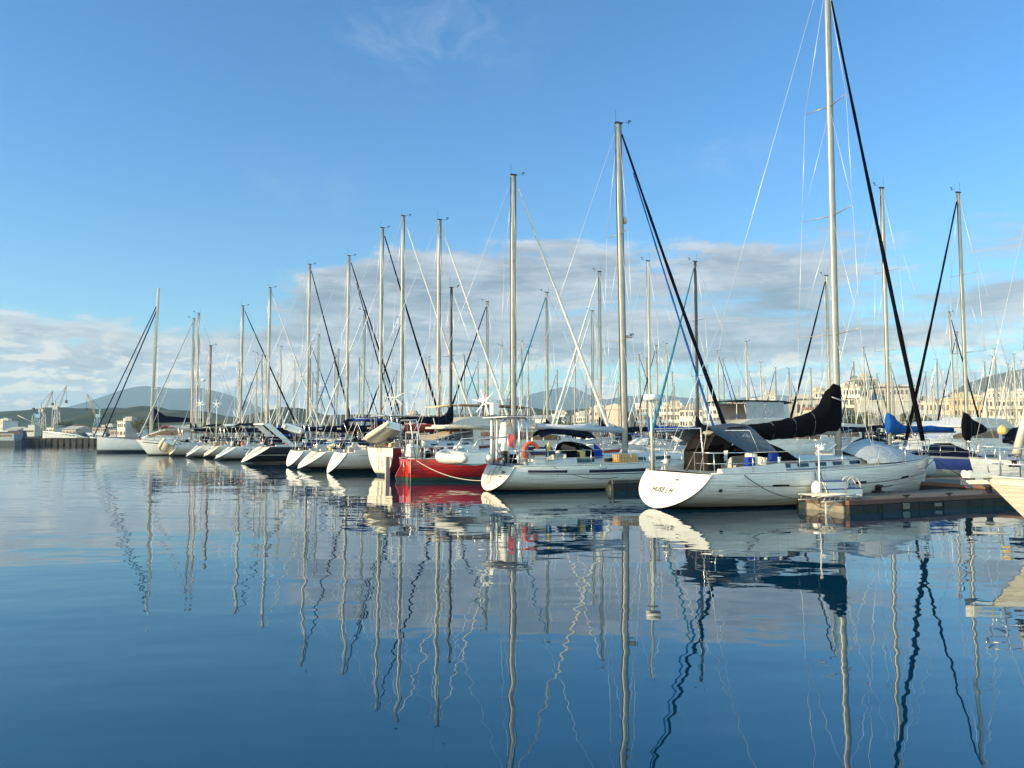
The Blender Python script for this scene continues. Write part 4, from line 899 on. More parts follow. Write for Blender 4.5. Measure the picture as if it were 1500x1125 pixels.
S2.part('sail_bag', MB().lathe(V(8.9, 0, z_ + .35), [(0, -.2), (.16, -.16), (.2, 0), (.13, .13), (0, .22)], 10), cyell)

# ================================================================== R: cream bow entering at the right edge
hx, hy = from_px(1435, 16.6); az_ = 262; d = R(90 - az_)
Rb = Boat('sailing_yacht', 'cream bow with steel pulpit at the right edge, in front of the dock', hx - math.cos(d) * 11, hy - math.sin(d) * 11, az=az_, L=11, B=3.5, fs=1.15, fb=1.38, tw=.7, brake=1.5, hull=CREAM, n=30)
Rb.rails(n=5, l0=1.4, l1=9.4, r=.014); Rb.cabin(3, 8.2, 1.0, .5, .4, .2, m=gelc); Rb.rig(6.2, 15, wr=.008, fwd=10.3); Rb.jib(aluw, r=.07)
Rb.strip('rubbing_strake', .1, .995, .03, .10, white, out=.02)
Rb.part('bow_roller', MB().box(V(11.05, 0, 1.42), (.7, .22, .10)).lathe(V(11.35, 0, 1.45), [(0, -.09), (.09, -.09), (.05, 0), (.09, .09), (0, .09)], 12, axis='y'), gelc, bevel=.01)
Rb.part('anchor', MB().box(V(11.1, 0, 1.28), (.6, .05, .08)).loft([[V(11.4, -.16, 1.22), V(11.4, .16, 1.22), V(11.15, 0, 1.12)], [V(11.5, -.02, 1.36), V(11.5, .02, 1.36), V(11.45, 0, 1.34)]], smooth=False), steel)
fl = thing('ensign', 'small faded pink and white flag on the pulpit of the cream bow', 'flag', Rb.world(10.2, .55, 1.6), 0)
MB().tube([V(0, 0, 0), V(0, 0, .95)], .012, 5).build('flag_staff', steel, fl)
MB().loft([[V(.02 + .09 * j + .03 * math.sin(i * 2.0), .03 * math.sin(j * 2 + i), .85 - i * .13) for j in range(3)] for i in range(5)], close=False).build('flag_cloth', mat('flag_pink', (.55, .25, .22), .8, var=.3), fl)
for k, (l, y) in enumerate(((9.3, .4), (8.8, .35))):
    t = thing('water_container', ('black drum standing behind the pulpit of the cream bow', 'second black drum farther from the pulpit of the cream bow')[k], 'drum', Rb.world(l, y, Rb.dz(l) + .06), 0)
    MB().lathe(V(0, 0, 0), [(0, 0), (.16, 0), (.18, .04), (.18, .44), (.15, .5), (.05, .52), (.05, .56), (0, .56)], 14).build('drum_body', blackp, t)

# ================================================================== motor yachts
def motor_yacht(label, px, Y, L, B, az, h1=1.7, top=None, canopy=None, hull=WHITE, screens=None, group=None, wings=True, two=False):
    x0, y0 = from_px(px, Y)
    b = Boat('motor_yacht', label, x0, y0, az=az, L=L, B=B, fs=1.35, fb=2.0, tw=.92, rake=.2, brake=1.6, tb=-.3, hull=hull, cat='motor yacht', n=16, dip=0, sec=(2.2, 1.6), group=group)
    w = B * .38; z = 1.35
    b.part('saloon', MB().loft([[V(x, -w * q, z0 - .1), V(x, -w * q * .96, z1), V(x, w * q * .96, z1), V(x, w * q, z0 - .1)] for x, q, z0, z1 in ((L * .18, 1, z, z + h1), (L * .5, 1, z, z + h1), (L * .70, .8, z + .2, z + h1 * .55), (L * .8, .6, z + .4, z + .62))], smooth=False), gel, bevel=.06)
    b.part('saloon_window', MB().loft([[V(x, -w * q - .015, z0), V(x, -w * q - .015, z1), V(x, w * q + .015, z1), V(x, w * q + .015, z0)] for x, q, z0, z1 in ((L * .22, .985, z + h1 * .42, z + h1 * .78), (L * .52, .985, z + h1 * .45, z + h1 * .8), (L * .66, .86, z + h1 * .42, z + h1 * .60))], smooth=False), glassm)
    fz = z + h1
    b.part('flybridge', MB().loft([[V(x, -w * q, fz), V(x, -w * q * 1.04, z1), V(x, w * q * 1.04, z1), V(x, w * q, fz)] for x, q, z1 in ((L * .06, 1.0, fz + .12), (L * .16, 1.0, fz + .62), (L * .44, .95, fz + .75), (L * .56, .7, fz + .12))], smooth=False), gel, bevel=.04)
    b.part('bridge_overhang', MB().box(V(L * .28, 0, fz - .04), (L * .50, w * 2.15, .14)), gel, bevel=.03)
    if top:
        o = b.part('hardtop', MB().loft([[V(x, -w * q, top - dz_), V(x, -w * q * .6, top + .06 - dz_), V(x, w * q * .6, top + .06 - dz_), V(x, w * q, top - dz_), V(x, 0, top - .06 - dz_)] for x, q, dz_ in ((L * .02, .8, .12), (L * .12, 1.0, 0), (L * .40, 1.0, 0), (L * .50, .7, .12))]), canopy or cbeige)
        for x in (L * .14, L * .38):
            for sd in (-1, 1): b.part('hardtop_post', MB().tube([V(x + .3, sd * w * .9, fz + .4), V(x, sd * w * .85, top)], .04, 6), aluw)
    if screens:
        for x in ((L * .14, L * .27), (L * .27, L * .40)):
            b.part('canvas_screen', MB().poly([V(x[0] + .05, -w * .97, fz + .6), V(x[1] - .02, -w * .97, fz + .6), V(x[1] - .02, -w * .95, top - .1), V(x[0] + .05, -w * .95, top - .1)]).poly([V(x[0] + .05, w * .97, fz + .6), V(x[1] - .02, w * .97, fz + .6), V(x[1] - .02, w * .95, top - .1), V(x[0] + .05, w * .95, top - .1)]), screens)
    b.rails(n=6, l0=L * .45, l1=L - 1.4, r=.016, sternrail=False)
    return b
MY = motor_yacht('white flybridge motor yacht with beige hardtop and radar dome behind the red boat', 628, 47, 12.5, 4.6, 66, 1.38, top=zat(596, 50), canopy=cbeige)
MY.radar(V(3.6, 0, zat(590, 50) + .12), r=.32, pole=[V(3.6, 0, 3.4), V(3.6, 0, zat(590, 50))])
MY.part('aft_awning', MB().loft([[V(x, -2.1, z), V(x, 0, z + .2), V(x, 2.1, z)] for x, z in ((-2.2, 1.45), (-.6, 1.9), (1.2, 2.35), (2.0, 2.45))], close=False), cbeige)
MY.part('window_cover', MB().loft([[V(x, -1.72, z0), V(x, -1.70, z1)] for x, z0, z1 in ((3.0, 1.4, 1.9), (4.4, 1.45, 2.35), (5.4, 1.5, 2.4))], close=False), cwhite)
CB = motor_yacht('white flybridge cruiser with paired dark green canopies behind the black boom cover', 1040, 56, 13, 4.6, 70, 1.4, top=zat(588, 57), canopy=cgreen, screens=clight)

navy_ = mat('stripe_navy', (.010, .014, .040), .4); H_.strip('cove_stripe', .06, .95, .12, .18, navy_); J_.strip('cove_stripe', .06, .95, .16, .20, navy_); E.strip('cove_stripe', .06, .95, .10, .125, mat('line_grey', (.13, .14, .16), .5))
F1.strip('cove_stripe', .06, .95, .10, .17, mat('stripe_green', (.01, .07, .05), .4)); N_.strip('cove_stripe', .06, .95, .10, .15, navy_)
# ================================================================== docks
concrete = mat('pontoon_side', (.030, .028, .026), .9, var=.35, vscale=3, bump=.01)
concl = mat('pontoon_concrete', (.24, .22, .18), .85, var=.35, vscale=4, bump=.01)
kerbm = mat('dock_kerb', (.15, .068, .050), .75, var=.30, vscale=2.5)
plank = mat('dock_planks', (.14, .11, .085), .8, var=.35, vscale=7)
blackr = mat('rubber_black', (.010, .010, .012), .6)
weed = mat('weed', (.030, .040, .012), .9, var=.6, vscale=9, bump=.02, bscale=20)
def dock(label, x, y, L, Wd, az=AX, h=.50, bays=(), name='floating_dock'):
    t = thing(name, label, 'dock', (x, y, 0), R(90 - az))
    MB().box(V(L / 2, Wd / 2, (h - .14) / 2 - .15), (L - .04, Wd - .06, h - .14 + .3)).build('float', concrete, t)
    MB().box(V(L / 2, Wd / 2, h - .015), (L, Wd - .30, .03)).build('deck_boards', plank, t)
    for yy in (.075, Wd - .075): MB().box(V(L / 2, yy, h - .06), (L, .15, .14)).build('kerb', kerbm, t, bevel=.012)
    MB().box(V(.01, Wd / 2, h - .08), (.14, Wd - .3, .16)).build('end_kerb', kerbm, t)
    n_ = int(L / .58); rib = MB()
    for i in range(n_ + 1): rib.box(V(min(L - .03, .03 + i * .58), .018, (h - .14) / 2 - .05), (.022, .03, h - .06))
    rib.build('panel_joint', blackr, t)
    MB().box(V(L / 2, Wd / 2, .005), (L - .02, Wd - .03, .09)).build('weed_line', weed, t)
    for a_, b_ in bays: MB().box(V((a_ + b_) / 2, .012, (h - .16) / 2 - .05), (b_ - a_, .05, h - .03)).build('rubber_panel', blackr, t)
    return t
dx_, dy_ = from_px(1240, 22.6)
D1 = dock('long floating dock with brown kerb and black side panels in front at right', dx_, dy_, 15, 2.1, h=.36, bays=((1.35, 2.1), (4.0, 5.0)))
MB().box(V(0, 1.05, .06), (.05, 1.8, .40)).build('end_panel', concl, D1)
def dloc(x, y, z): a_ = R(90 - AX); return V(dx_ + math.cos(a_) * x - math.sin(a_) * y, dy_ + math.sin(a_) * x + math.cos(a_) * y, z)
MB().box(V(2.35, .0, .13), (.26, .03, .18)).build('pale_patch', concl, D1)
MB().box(V(3.75, .0, .12), (.30, .03, .10)).build('pale_patch', concl, D1)
gt = thing('steel_gangplank', 'pale lattice steel outrigger reaching from the dock end towards the large white sloop', 'gangplank', dloc(-.0, .2, .35), R(90 - AX))
mb = MB()
for y in (0, .9):
    for z in (0, .16): mb.tube([V(-.85, y, z), V(.5, y, z)], .022, 5)
    for i in range(6): mb.tube([V(-.8 + i * .21, y, 0), V(-.69 + i * .21, y, .16)], .012, 4)
for i in range(7): mb.tube([V(-.82 + i * .2, 0, .16), V(-.82 + i * .2, .9, .16)], .02, 5)
mb.build('lattice_frame', aluw, gt); MB().tube([V(-.7, 0, 0), V(-.7, 0, -1.0)], .03, 6).tube([V(-.3, 0, 0), V(-.9, 0, -.5)], .015, 5).build('support_post', aluw, gt)
bx = thing('dock_box', 'white dock storage box with thin blue bands standing on the front dock', 'box', dloc(1.15, 1.5, .365), R(90 - AX))
MB().box(V(0, 0, .12), (1.5, .6, .24)).build('box_body', white, bx, bevel=.015); MB().box(V(-.30, 0, .36), (.95, .55, .24)).build('box_top', white, bx, bevel=.015)
MB().box(V(0, 0, .235), (1.515, .615, .03)).build('blue_band', bluep, bx); MB().box(V(-.30, 0, .475), (.965, .565, .025)).build('blue_band', bluep, bx)
ho = MB().tube([V(.1 + .28 * math.cos(a_) + .008 * i, .0 + .02 * i, .55 + .34 * math.sin(a_)) for i, a_ in enumerate([k * .42 for k in range(34)])], .022, 6).build('water_hose', ropew)
ho.location = dloc(1.25, 1.02, .08); ho.rotation_euler = (0, 0, R(90 - AX)); tag(ho, 'pale coiled water hose hanging on the white dock box', 'hose')
po = thing('dock_pole', 'tall thin white pole standing at the end of the front dock', 'pole', dloc(.1, 1.2, .34), 0)
MB().tube([V(0, 0, 0), V(0, 0, 1.55)], .022, 6).build('pole_shaft', white, po); MB().lathe(V(0, 0, 1.6), [(0, -.05), (.05, -.03), (.05, .03), (0, .05)], 8).build('pole_cap', white, po)
for k, (x, y) in enumerate(((3.4, 1.9), (6.5, .25))):
    cl_ = thing('mooring_bollard', ('black bollard on the front dock below the bow of the large white sloop', 'small black cleat on the near kerb of the front dock')[k], 'bollard', dloc(x, y, .362), R(90 - AX))
    MB().box(V(0, 0, .03), (.36, .22, .06)).build('base', blackr, cl_); MB().lathe(V(0, 0, .06), [(.10, 0), (.09, .12), (.15, .16), (.15, .20), (0, .22)], 12).build('bollard_head', blackr, cl_)
for k in range(3):
    cl_ = thing('mooring_cleat', ('first dark cleat from the dock box along the front dock', 'second dark cleat from the dock box along the front dock', 'third dark cleat from the dock box along the front dock')[k], 'cleat', dloc(2.5 + 1.9 * k, .12, .372), R(90 - AX))
    MB().tube([V(-.16, 0, .07), V(.16, 0, .07)], .022, 6).build('cleat_horns', blackr, cl_); MB().box(V(0, 0, .03), (.12, .05, .07)).build('cleat_foot', blackr, cl_)
rc = MB()
for q, (cx_, cy_) in enumerate(((-.05, .5), (.25, .8))):
    rc.tube([V(cx_ + (.12 + .012 * i) * math.cos(i * .7), cy_ + (.12 + .012 * i) * math.sin(i * .7), .03 + .004 * i) for i in range(26)], .022, 5)
o = rc.build('coiled_rope', ropew); o.location = dloc(0.2, .0, .35); tag(o, 'pale rope coils heaped on the end of the front dock', 'rope')
D2p = from_px(897, 31.5)
D2 = dock('short dark floating dock end between the navy-striped sloop and the large white sloop', D2p[0], D2p[1], 9, 1.9, h=.42)
kdark = mat('kerb_weathered', (.12, .09, .07), .85, var=.4, vscale=4)
for o in D2.children:
    if 'kerb' in o.name: o.data.materials[0] = kdark
for o in D1.children:
    if 'end_kerb' in o.name: o.data.materials[0] = kdark
MB().box(V(0, .95, .08), (.05, 1.6, .48)).build('end_panel', concl, D2)
a_ = R(90 - AX)
pw = V(D2p[0] + math.cos(a_) * 1.3 + .0, D2p[1] + math.sin(a_) * 1.3 + .5, .42)
t = thing('service_pedestal', 'small white service pedestal on the short dock end beside the navy-striped sloop', 'pedestal', pw, a_)
MB().box(V(0, 0, .28), (.22, .30, .56)).build('pedestal_body', white, t, bevel=.02); MB().box(V(-.12, 0, .40), (.03, .2, .2)).build('socket_panel', blackp, t)
t = thing('heaped_gear', 'untidy heap of dark cloth and red straps on the short dock end', 'gear', (D2p[0] + .45, D2p[1] + .75, .42), a_)
MB().lathe(V(0, 0, 0), [(.32, 0), (.30, .08), (.18, .16), (0, .2)], 9).build('heaped_cloth', cbrown, t); MB().tube([V(-.3, .1, .05), V(0, .1, .2), V(.35, -.1, .05)], .025, 5).build('strap', redp, t)
D3p = from_px(1352, 30.5)
D3 = dock('reddish floating dock partly hidden behind the front dock, below the blue banded sloop', D3p[0], D3p[1], 12, 2.0, h=.42)
for o in D3.children:
    if o.name.startswith('float'): o.data.materials[0] = kerbm
# long spine pontoon the bows point to
sx, sy = from_px(1040, 34.5)
SPA = math.degrees(math.atan2(-.54, .84))
dock('long pontoon walkway running along the bows of the whole row', A.world(13.2, 0, 0).x + 2.2, A.world(13.2, 0, 0).y - 3.6, 95, 2.4, az=-33, h=.55, name='pontoon_walkway')

# mooring lines
p = A.P(.10, .02, -1); w = A.world(p.x, p.y, p.z); rope_line('mooring_line', 'dark slack mooring line along the side of the large white sloop to the dock end', w, dloc(-.6, .4, .52), .33, .016)
p = A.P((A.lp(1198, -1.95)) / A.L, 0, -1); w = A.world(p.x, p.y, p.z); rope_line('mooring_line', 'short taut dark mooring line from the middle of the large white sloop to the dock', w, dloc(.1, .8, .42), .01, .014)
w = A.world(11.6, -.1, 1.35); rope_line('mooring_line', 'curved dark bow line from the large white sloop down to the black bollard', w, dloc(3.4, 1.85, .55), .22, .014)
w = A.world(11.7, -.1, 1.35); rope_line('mooring_line', 'long dark bow line of the large white sloop running right over the dock', w, dloc(8.6, 1.9, .45), .08, .014)
p = B.P(.13, .02, -1); w = B.world(p.x, p.y, p.z); rope_line('mooring_line', 'thin dark slack mooring line along the navy-striped sloop to the short dock', w, V(D2p[0] + .2, D2p[1] + .2, .55), .22, .011)
p = C.P(.03, .05, -1); w = C.world(p.x, p.y - .05, p.z); rope_line('mooring_line', 'white slack mooring line hanging across the red hull', w, B.world(.1, 1.3, .35), .30, .016, ropew)
t = thing('mooring_pile', 'thin pale stake standing in the water before the red hull', 'stake', (*wat(602, 707), 0))
t.location.z = -.3; MB().tube([V(0, 0, 0), V(0, 0, 1.5)], .015, 6).build('stake_shaft', aluw, t)

# ================================================================== the many boats farther back
rnd = random.Random(21)
def template(cov, jibm, hull, m=alu, twinspr=True, hood=cnavy, L=11.0):
    b = Boat('sailing_yacht', 'x', 0, 0, az=90, L=L, B=3.5, fs=1.1, fb=1.4, hull=hull, n=12, trim=gelf)
    b.cabin(2.4, L * .78, 1.0, .55, .42, .22, windows=2, wl=1.9, wh=.2)
    b.rig(L * .57, 14.5, m=m, rx=.12, ry=.085, spr=(.36, .67) if twinspr else (.5,), slen=1.25, wr=.020, inner=False)
    if jibm: b.jib(jibm, r=.085, k0=.03, k1=.94)
    b.boom(L * .38, 2.45, cov)
    if hood: b.hood('spray_hood', 2.4, 3.9, 1.1, .75, hood, z=1.40); b.bimini(.3, 2.2, 1.25, 2.6, hood, legs=False)
    for o in b.root.children:
        if o.name.startswith('toe_rail') or o.name.startswith('furler'): bpy.data.objects.remove(o)
    return b.root
TEMPL = [(template(cnavy, cnavy, WHITE_FAR), 'white sloop with navy headsail'), (template(cblue, None, WHITE, aluw), 'white sloop with blue boom cover'),
         (template(clight, cwhite, CREAM), 'cream sloop with grey boom cover'), (template(cnavy, cwhite, WHITE, aluw, False), 'white sloop with white headsail'),
         (template(cgreen, cblack, NAVYH, alu, True, cgreen), 'navy sloop with green cover'), (template(cred, cblue, WHITE, alu, False, cred), 'white sloop with red cover'),
         (template(None, None, WHITE, aluw, True, None, 9.5), 'white sloop with bare boom')]
slots = []
# measured masts (base column, top row, distance)
meas = [(384, 520, 110), (366, 516, 118), (409, 508, 120), (455, 502, 105), (463, 491, 100), (493, 512, 110), (531, 455, 92), (526, 525, 130), (652, 545, 150), (430, 524, 140), (632, 525, 150), (681, 520, 130), (700, 530, 140),
        (737, 505, 120), (764, 500, 120), (773, 508, 140), (866, 540, 150), (868, 455, 86), (963, 506, 110), (969, 503, 108), (986, 545, 160), (939, 520, 120), (1035, 535, 140), (1062, 526, 150), (1097, 545, 170), (1123, 532, 140),
        (1138, 538, 160), (1157, 540, 150), (1190, 540, 150), (1254, 530, 120), (1272, 545, 150), (1287, 548, 150), (1310, 555, 160), (1335, 540, 130), (1366, 560, 160), (1374, 528, 120), (1388, 542, 140), (1402, 487, 95), (1447, 530, 110),
        (1459, 522, 100), (1463, 511, 96), (1484, 540, 110), (1490, 520, 90), (1340, 565, 170), (1352, 552, 150), (1430, 548, 140), (1474, 556, 140)]
for px, ty, Y in meas: slots.append((px, Y, zat(ty, Y)))
for i in range(52):
    px = 350 + (1530 - 350) * ((i * .6180339) % 1.0); Y = rnd.uniform(95, 215)
    if px < 560: Y = max(Y, 125)
    if px > 1180: Y = rnd.uniform(75, 190)
    slots.append((px, Y, rnd.uniform(10.5, 15.5)))
ordn = ['first', 'second', 'third', 'fourth', 'fifth', 'sixth', 'seventh', 'eighth', 'ninth', 'tenth', 'eleventh', 'twelfth', 'thirteenth', 'fourteenth', 'fifteenth', 'sixteenth', 'seventeenth', 'eighteenth', 'nineteenth', 'twentieth',
        'twenty-first', 'twenty-second', 'twenty-third', 'twenty-fourth', 'twenty-fifth']
slots.sort(key=lambda s_: s_[0]); used = {}
zones = [(470, 'left of the ring topped mast'), (640, 'behind the flat cream transom'), (800, 'behind the red boat'), (930, 'before the windowless hall'),
         (1060, 'before the long apartments'), (1225, 'behind the big black cover'), (1330, 'before the grey block'), (1700, 'before the yellow building')]
for i, (px, Y, H) in enumerate(slots):
    k = rnd.choice([0, 0, 1, 2, 2, 3, 3, 4, 5, 6, 6]); k = 0 if (k == 5 and 540 < px < 800) else k; root, desc = TEMPL[k]
    sc = H / 14.5; out_bow = rnd.random() < .55; az_ = AX + (180 if out_bow else 0) + rnd.uniform(-4, 4); d = R(90 - az_); l = 11.0 * .57 * sc
    xm, ym = from_px(px, Y)
    c = copy_tree(root); c.location = (xm - math.cos(d) * l, ym - math.sin(d) * l, 0); c.rotation_euler = (R(rnd.uniform(-.9, .9)), R(rnd.uniform(-1.0, .6)), d); c.scale = (sc, sc, sc)
    zn = next(z_ for lim, z_ in zones if px < lim); u = used[(k, zn)] = used.get((k, zn), 0) + 1
    c['label'] = f"{ordn[u - 1]} from left, distant {desc}, {zn}"
    c['category'] = 'sailboat'; c['group'] = 'distant sailing yachts in the crowded marina'
for root, _ in TEMPL:
    for o in list(root.children_recursive) + [root]: bpy.data.objects.remove(o)
for k, (px, Y, az_, tz) in enumerate(((1085, 105, 250, None), (830, 88, 66, None), (1265, 95, 246, None), (1465, 62, 246, None), (1340, 70, 66, None), (690, 95, 66, None))):
    motor_yacht(('small white motor yacht far behind the paired green canopies', 'white motor yacht behind the grey boom of the navy-striped sloop', 'white motor yacht before the grey and white block', 'white motor yacht behind the yellow sail bag',
                 'white motor yacht behind the bright blue boom cover', 'white motor yacht behind the big flybridge yacht')[k], px, Y, 11, 3.8, az_, 1.5)
# ================================================================== land
def hill_mat(name, c1, c2, sc, c3=None):
    M = bpy.data.materials.new(name); M.use_nodes = True; M.node_tree.nodes.clear(); t = NT(M.node_tree)
    o = t.add('ShaderNodeOutputMaterial'); b = t.add('ShaderNodeBsdfPrincipled', {'Roughness': .9, 'Specular IOR Level': .1}); t.l.new(b.outputs[0], o.inputs[0])
    tco = t.add('ShaderNodeTexCoord').outputs['Object']
    n1_ = t.add('ShaderNodeTexNoise', {'Vector': tco, 'Scale': sc, 'Detail': 8, 'Roughness': .62}).outputs['Fac']
    n2_ = t.add('ShaderNodeTexNoise', {'Vector': tco, 'Scale': sc * 7, 'Detail': 4}).outputs['Fac']
    c = t.ramp(n1_, [(.38, c1), (.60, c2)]); c = t.mix(t.m('MULTIPLY', t.ss(n2_, .45, .7), .5), c, c3 or c1)
    t.l.new(c, b.inputs['Base Color']); return M
def hill(name, prof, Y, depth, m, seed, rough=.10, step=10):
    """a real ridge: heights along the crest come from the measured skyline, slopes fall to both sides and are gullied"""
    x0, x1 = prof[0][0], prof[-1][0]; nx = int((x1 - x0) / step) + 1; ny = 22; mb = MB(); rows = []
    for j in range(ny + 1):
        v = j / ny; row = []; sh = math.sin(math.pi * min(1, v * 1.0)) ** 1.1 if v < .5 else math.sin(math.pi * v) ** .8
        yy = Y + (v - .5) * depth
        for i in range(nx):
            px = lerp(x0, x1, i / (nx - 1)); py = interp(prof, px)[0]; x = (px - 750) / F * Y
            h = max(0, zat(py, Y)); g = noise.fractal(V(x / depth * 5, yy / depth * 5, seed), 1.0, 2.1, 6)
            z = h * sh * (1 + rough * 1.6 * g * (1 - sh * .8)) + h * rough * .35 * g * sh
            row.append(V(x * (1 + .0 * v), yy, z - 1.5))
        rows.append(row)
    mb.loft(rows, close=False); o = mb.build(name, m); return struct(o)
far_m = hill_mat('mountain_far', (.010, .045, .070), (.025, .070, .085), .0012)  # haze blue put into the base colour, on top of the haze volume
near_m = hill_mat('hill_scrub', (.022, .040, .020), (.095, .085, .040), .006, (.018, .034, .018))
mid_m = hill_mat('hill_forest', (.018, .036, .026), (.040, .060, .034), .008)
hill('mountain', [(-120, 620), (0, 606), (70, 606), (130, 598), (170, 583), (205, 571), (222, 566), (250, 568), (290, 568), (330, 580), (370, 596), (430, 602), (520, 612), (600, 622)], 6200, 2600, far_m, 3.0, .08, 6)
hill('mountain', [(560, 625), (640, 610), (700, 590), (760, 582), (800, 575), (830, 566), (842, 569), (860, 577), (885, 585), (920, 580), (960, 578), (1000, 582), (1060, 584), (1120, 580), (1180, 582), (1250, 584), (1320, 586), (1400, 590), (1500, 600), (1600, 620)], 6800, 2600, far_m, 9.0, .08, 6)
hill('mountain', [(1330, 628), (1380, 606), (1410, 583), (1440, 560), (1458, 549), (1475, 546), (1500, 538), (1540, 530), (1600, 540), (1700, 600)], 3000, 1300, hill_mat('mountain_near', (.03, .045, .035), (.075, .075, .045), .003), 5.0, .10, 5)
hill('hill', [(-150, 610), (-60, 606), (0, 604), (40, 602), (75, 601), (95, 597), (130, 598), (160, 600), (172, 594), (190, 595), (215, 600), (240, 605), (300, 615), (340, 624)], 1500, 700, mid_m, 1.0, .14, 5)
hill('hill', [(130, 626), (180, 604), (205, 596), (218, 594), (240, 600), (262, 600), (290, 601), (310, 607), (340, 609), (380, 607), (420, 596), (440, 599), (470, 608), (540, 606), (600, 609), (650, 607), (700, 606), (760, 599), (780, 596), (800, 599), (830, 600),
                 (860, 597), (900, 601), (960, 606), (1050, 612), (1150, 620)], 1150, 560, near_m, 2.0, .16, 5)
ground = mat('ground_earth', (.11, .10, .07), .95, var=.45, vscale=.05, col2=(.05, .065, .035))
gr = MB(); gr.poly([(-1500, 640, .9), (-135, 640, .9), (-92, 330, .9), (-60, 236, .9), (400, 232, .9), (1500, 232, .9), (1500, 7600, .9), (-1500, 7600, .9)])
gr.poly([(-60, 236, -.5), (400, 232, -.5), (400, 232, .9), (-60, 236, .9)]); gr.poly([(-92, 330, -.5), (-60, 236, -.5), (-60, 236, .9), (-92, 330, .9)]); gr.poly([(400, 232, -.5), (1500, 232, -.5), (1500, 232, .9), (400, 232, .9)])
struct(gr.build('ground', ground))
# left quay on its own apron
q = MB(); xq = -81.0
q.poly([(-420, 158, 1.15), (xq, 158, 1.15), (xq + 2, 330, 1.15), (-420, 330, 1.15)]); q.poly([(-420, 158, -.5), (xq, 158, -.5), (xq, 158, 1.15), (-420, 158, 1.15)]); q.poly([(xq, 158, -.5), (xq + 2, 330, -.5), (xq + 2, 330, 1.15), (xq, 158, 1.15)])
struct(q.build('quay_ground', mat('quay_earth', (.10, .09, .075), .9, var=.4, vscale=.2)))
qw = thing('quay_wall', 'dark sheet-piled quay wall with tyre fenders at the far left', 'quay wall', (xq, 157.4, 0))
MB().box(V(-60, .3, .9), (120, .7, 1.3)).build('capping_beam', mat('pile_dark', (.05, .05, .045), .8, var=.4, vscale=.8), qw)
for i in range(30): MB().box(V(-.6 - i * 1.25, -.12, .6), (.80, .16, 1.7)).build('sheet_pile', mat('pile_rust', (.055, .05, .045), .9, var=.5, vscale=1.2), qw)
rb = struct(MB().poly([(-79, 214, -.2), (-45, 206, -.2), (-45, 212, .9), (-79, 222, 1.4)]).poly([(-79, 222, 1.4), (-45, 212, .9), (-45, 260, .9), (-79, 330, 1.4)]).build('breakwater_ground', mat('riprap', (.10, .085, .065), .95, var=.5, vscale=1.5, bump=.4, bscale=2)))

